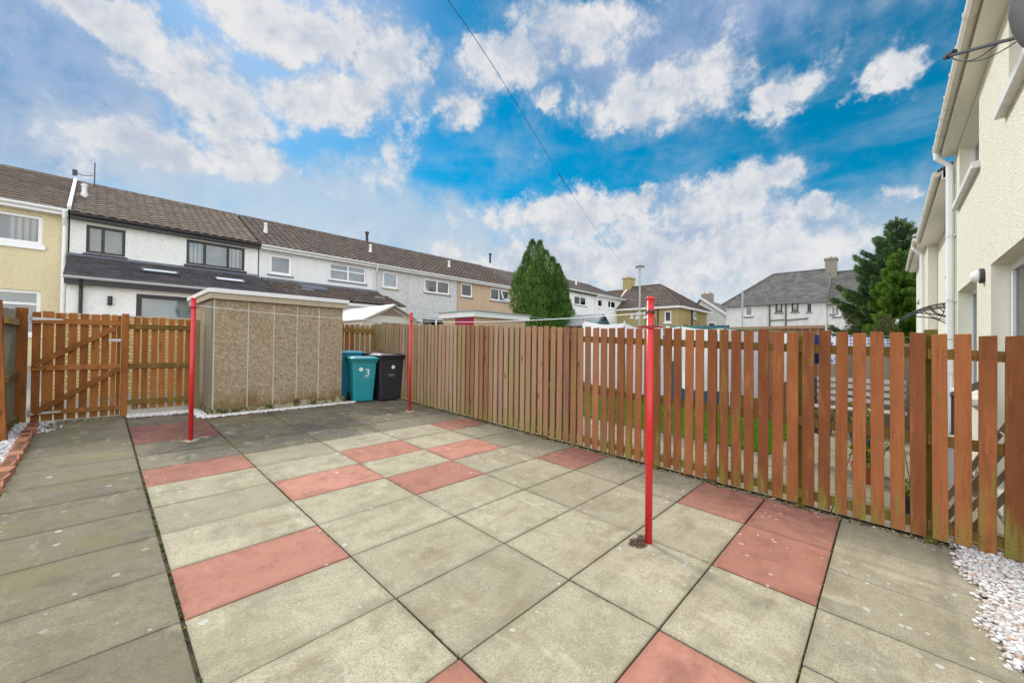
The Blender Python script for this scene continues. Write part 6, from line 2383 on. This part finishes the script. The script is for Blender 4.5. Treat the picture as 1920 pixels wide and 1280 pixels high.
def clump_tree(name, label, bx, by, h, rad, mat, n, clumps, leafl=(0.07, 0.15), trunk_h=0.5):
    b = gz(bx, by)
    t = thing(name, label, 'tree', (bx, by, b))
    mb = MB()
    mb.tube([(bx, by, b - .1), (bx + .05, by - .03, b + h * trunk_h), (bx, by, b + h * .85)], [0.13, 0.08, 0.02], 8)
    for _ in range(7):
        z = b + h * rng.uniform(.15, .6)
        a = rng.uniform(0, 6.28)
        mb.tube([(bx, by, z), (bx + math.cos(a) * rad * .4, by + math.sin(a) * rad * .4, z + .4), (bx + math.cos(a) * rad * .75, by + math.sin(a) * rad * .75, z + 1.0)], [0.05, 0.03, 0.01], 5)
    mb.build('trunk', MAT['bark'], t)
    mb = MB()
    for _ in range(clumps):
        f_ = rng.random()
        a = rng.uniform(0, 6.28)
        q = rad * (1 - abs(f_ - .3) ** 1.5) * rng.random() ** 0.5 * (1.05 - f_ * .75)
        cc = Vector((bx + q * math.cos(a), by + q * math.sin(a), b + 0.15 + h * 0.97 * f_))
        r_ = rad * rng.uniform(0.16, 0.36)
        shade = rng.uniform(-.25, .25)
        for _ in range(int(n / clumps)):
            v = Vector((rng.gauss(0, 1), rng.gauss(0, 1), rng.gauss(0, 1.2)))
            c = cc + v.normalized() * r_ * rng.random() ** 0.4
            d = (v.normalized() * .6 + Vector((rng.uniform(-.5, .5), rng.uniform(-.5, .5), rng.uniform(-.3, .7)))).normalized() * rng.uniform(*leafl)
            leaf(mb, c, d, rng.uniform(0.018, 0.04), col=min(1, max(0, rng.betavariate(1.8, 2.2) + shade)))
    mb.build('crown', mat, t, recalc=False)


spruce('conifer_tree', 'bright yellow green conifer in front of the dark spruce', 25.4, -0.42, 6.1, 1.6, MAT['limetree'], 27, 900, -0.12, 0.03)
clump_tree('garden_shrub', 'olive leaved shrub under the bright green conifer, by the door canopy', 23.6, 0.1, 2.9, 0.95, MAT['shrub'], 4500, 30)
clump_tree('garden_shrub', 'olive green shrub low beneath the dark spruce', 27.0, 1.35, 3.2, 0.9, MAT['shrub'], 4500, 30)


def lamp():
    x, y = 27.04, 12.99
    b = gz(x, y)
    t = thing('street_lamp', 'grey street lamp with a shallow dish head in front of the ochre house', 'street lamp', (x, y, b))
    mb = MB()
    mb.tube([(x, y, b - .1), (x, y, b + 1.2), (x, y, b + 1.25), (x, y, 7.2)], [0.095, 0.095, 0.07, 0.055], 12)
    mb.build('column', MAT['lampgrey'], t)
    mb = MB()
    mb.lathe([(0.06, 7.2), (0.10, 7.25), (0.20, 7.32), (0.30, 7.36), (0.29, 7.375), (0.08, 7.375)], x, y, 20)
    mb.build('lamp_bowl', MAT['sticker'], t, smooth=True)
    mb = MB()
    mb.lathe([(0.302, 7.362), (0.33, 7.40), (0.31, 7.45), (0.18, 7.50), (0.001, 7.52)], x, y, 20)
    mb.build('canopy', MAT['darkgrey'], t, smooth=True)


lamp()


def wire():
    pts = [(1.2, 4.2, 7.15), (2.6, 4.8, 7.30), (4.0, 5.4, 7.43), (4.75, 5.72, 7.53), (5.68, 6.12, 7.61), (7.06, 6.72, 7.68), (9.0, 7.56, 7.74), (12.35, 9.0, 7.86), (18.41, 11.61, 8.25), (26.0, 14.9, 8.95), (36.5, 19.4, 10.1), (60.0, 29.6, 12.9)]
    mb = MB()
    mb.tube(pts, 0.0065, 6)
    mb.tube([(11.4, 8.61, 7.82), (12.35, 9.0, 7.86), (13.6, 9.54, 7.93)], 0.012, 6)
    tag(mb.build('overhead_wire', MAT['wire'], origin=pts[2]), 'single overhead telephone wire crossing the sky towards the ochre house', 'wire')


wire()
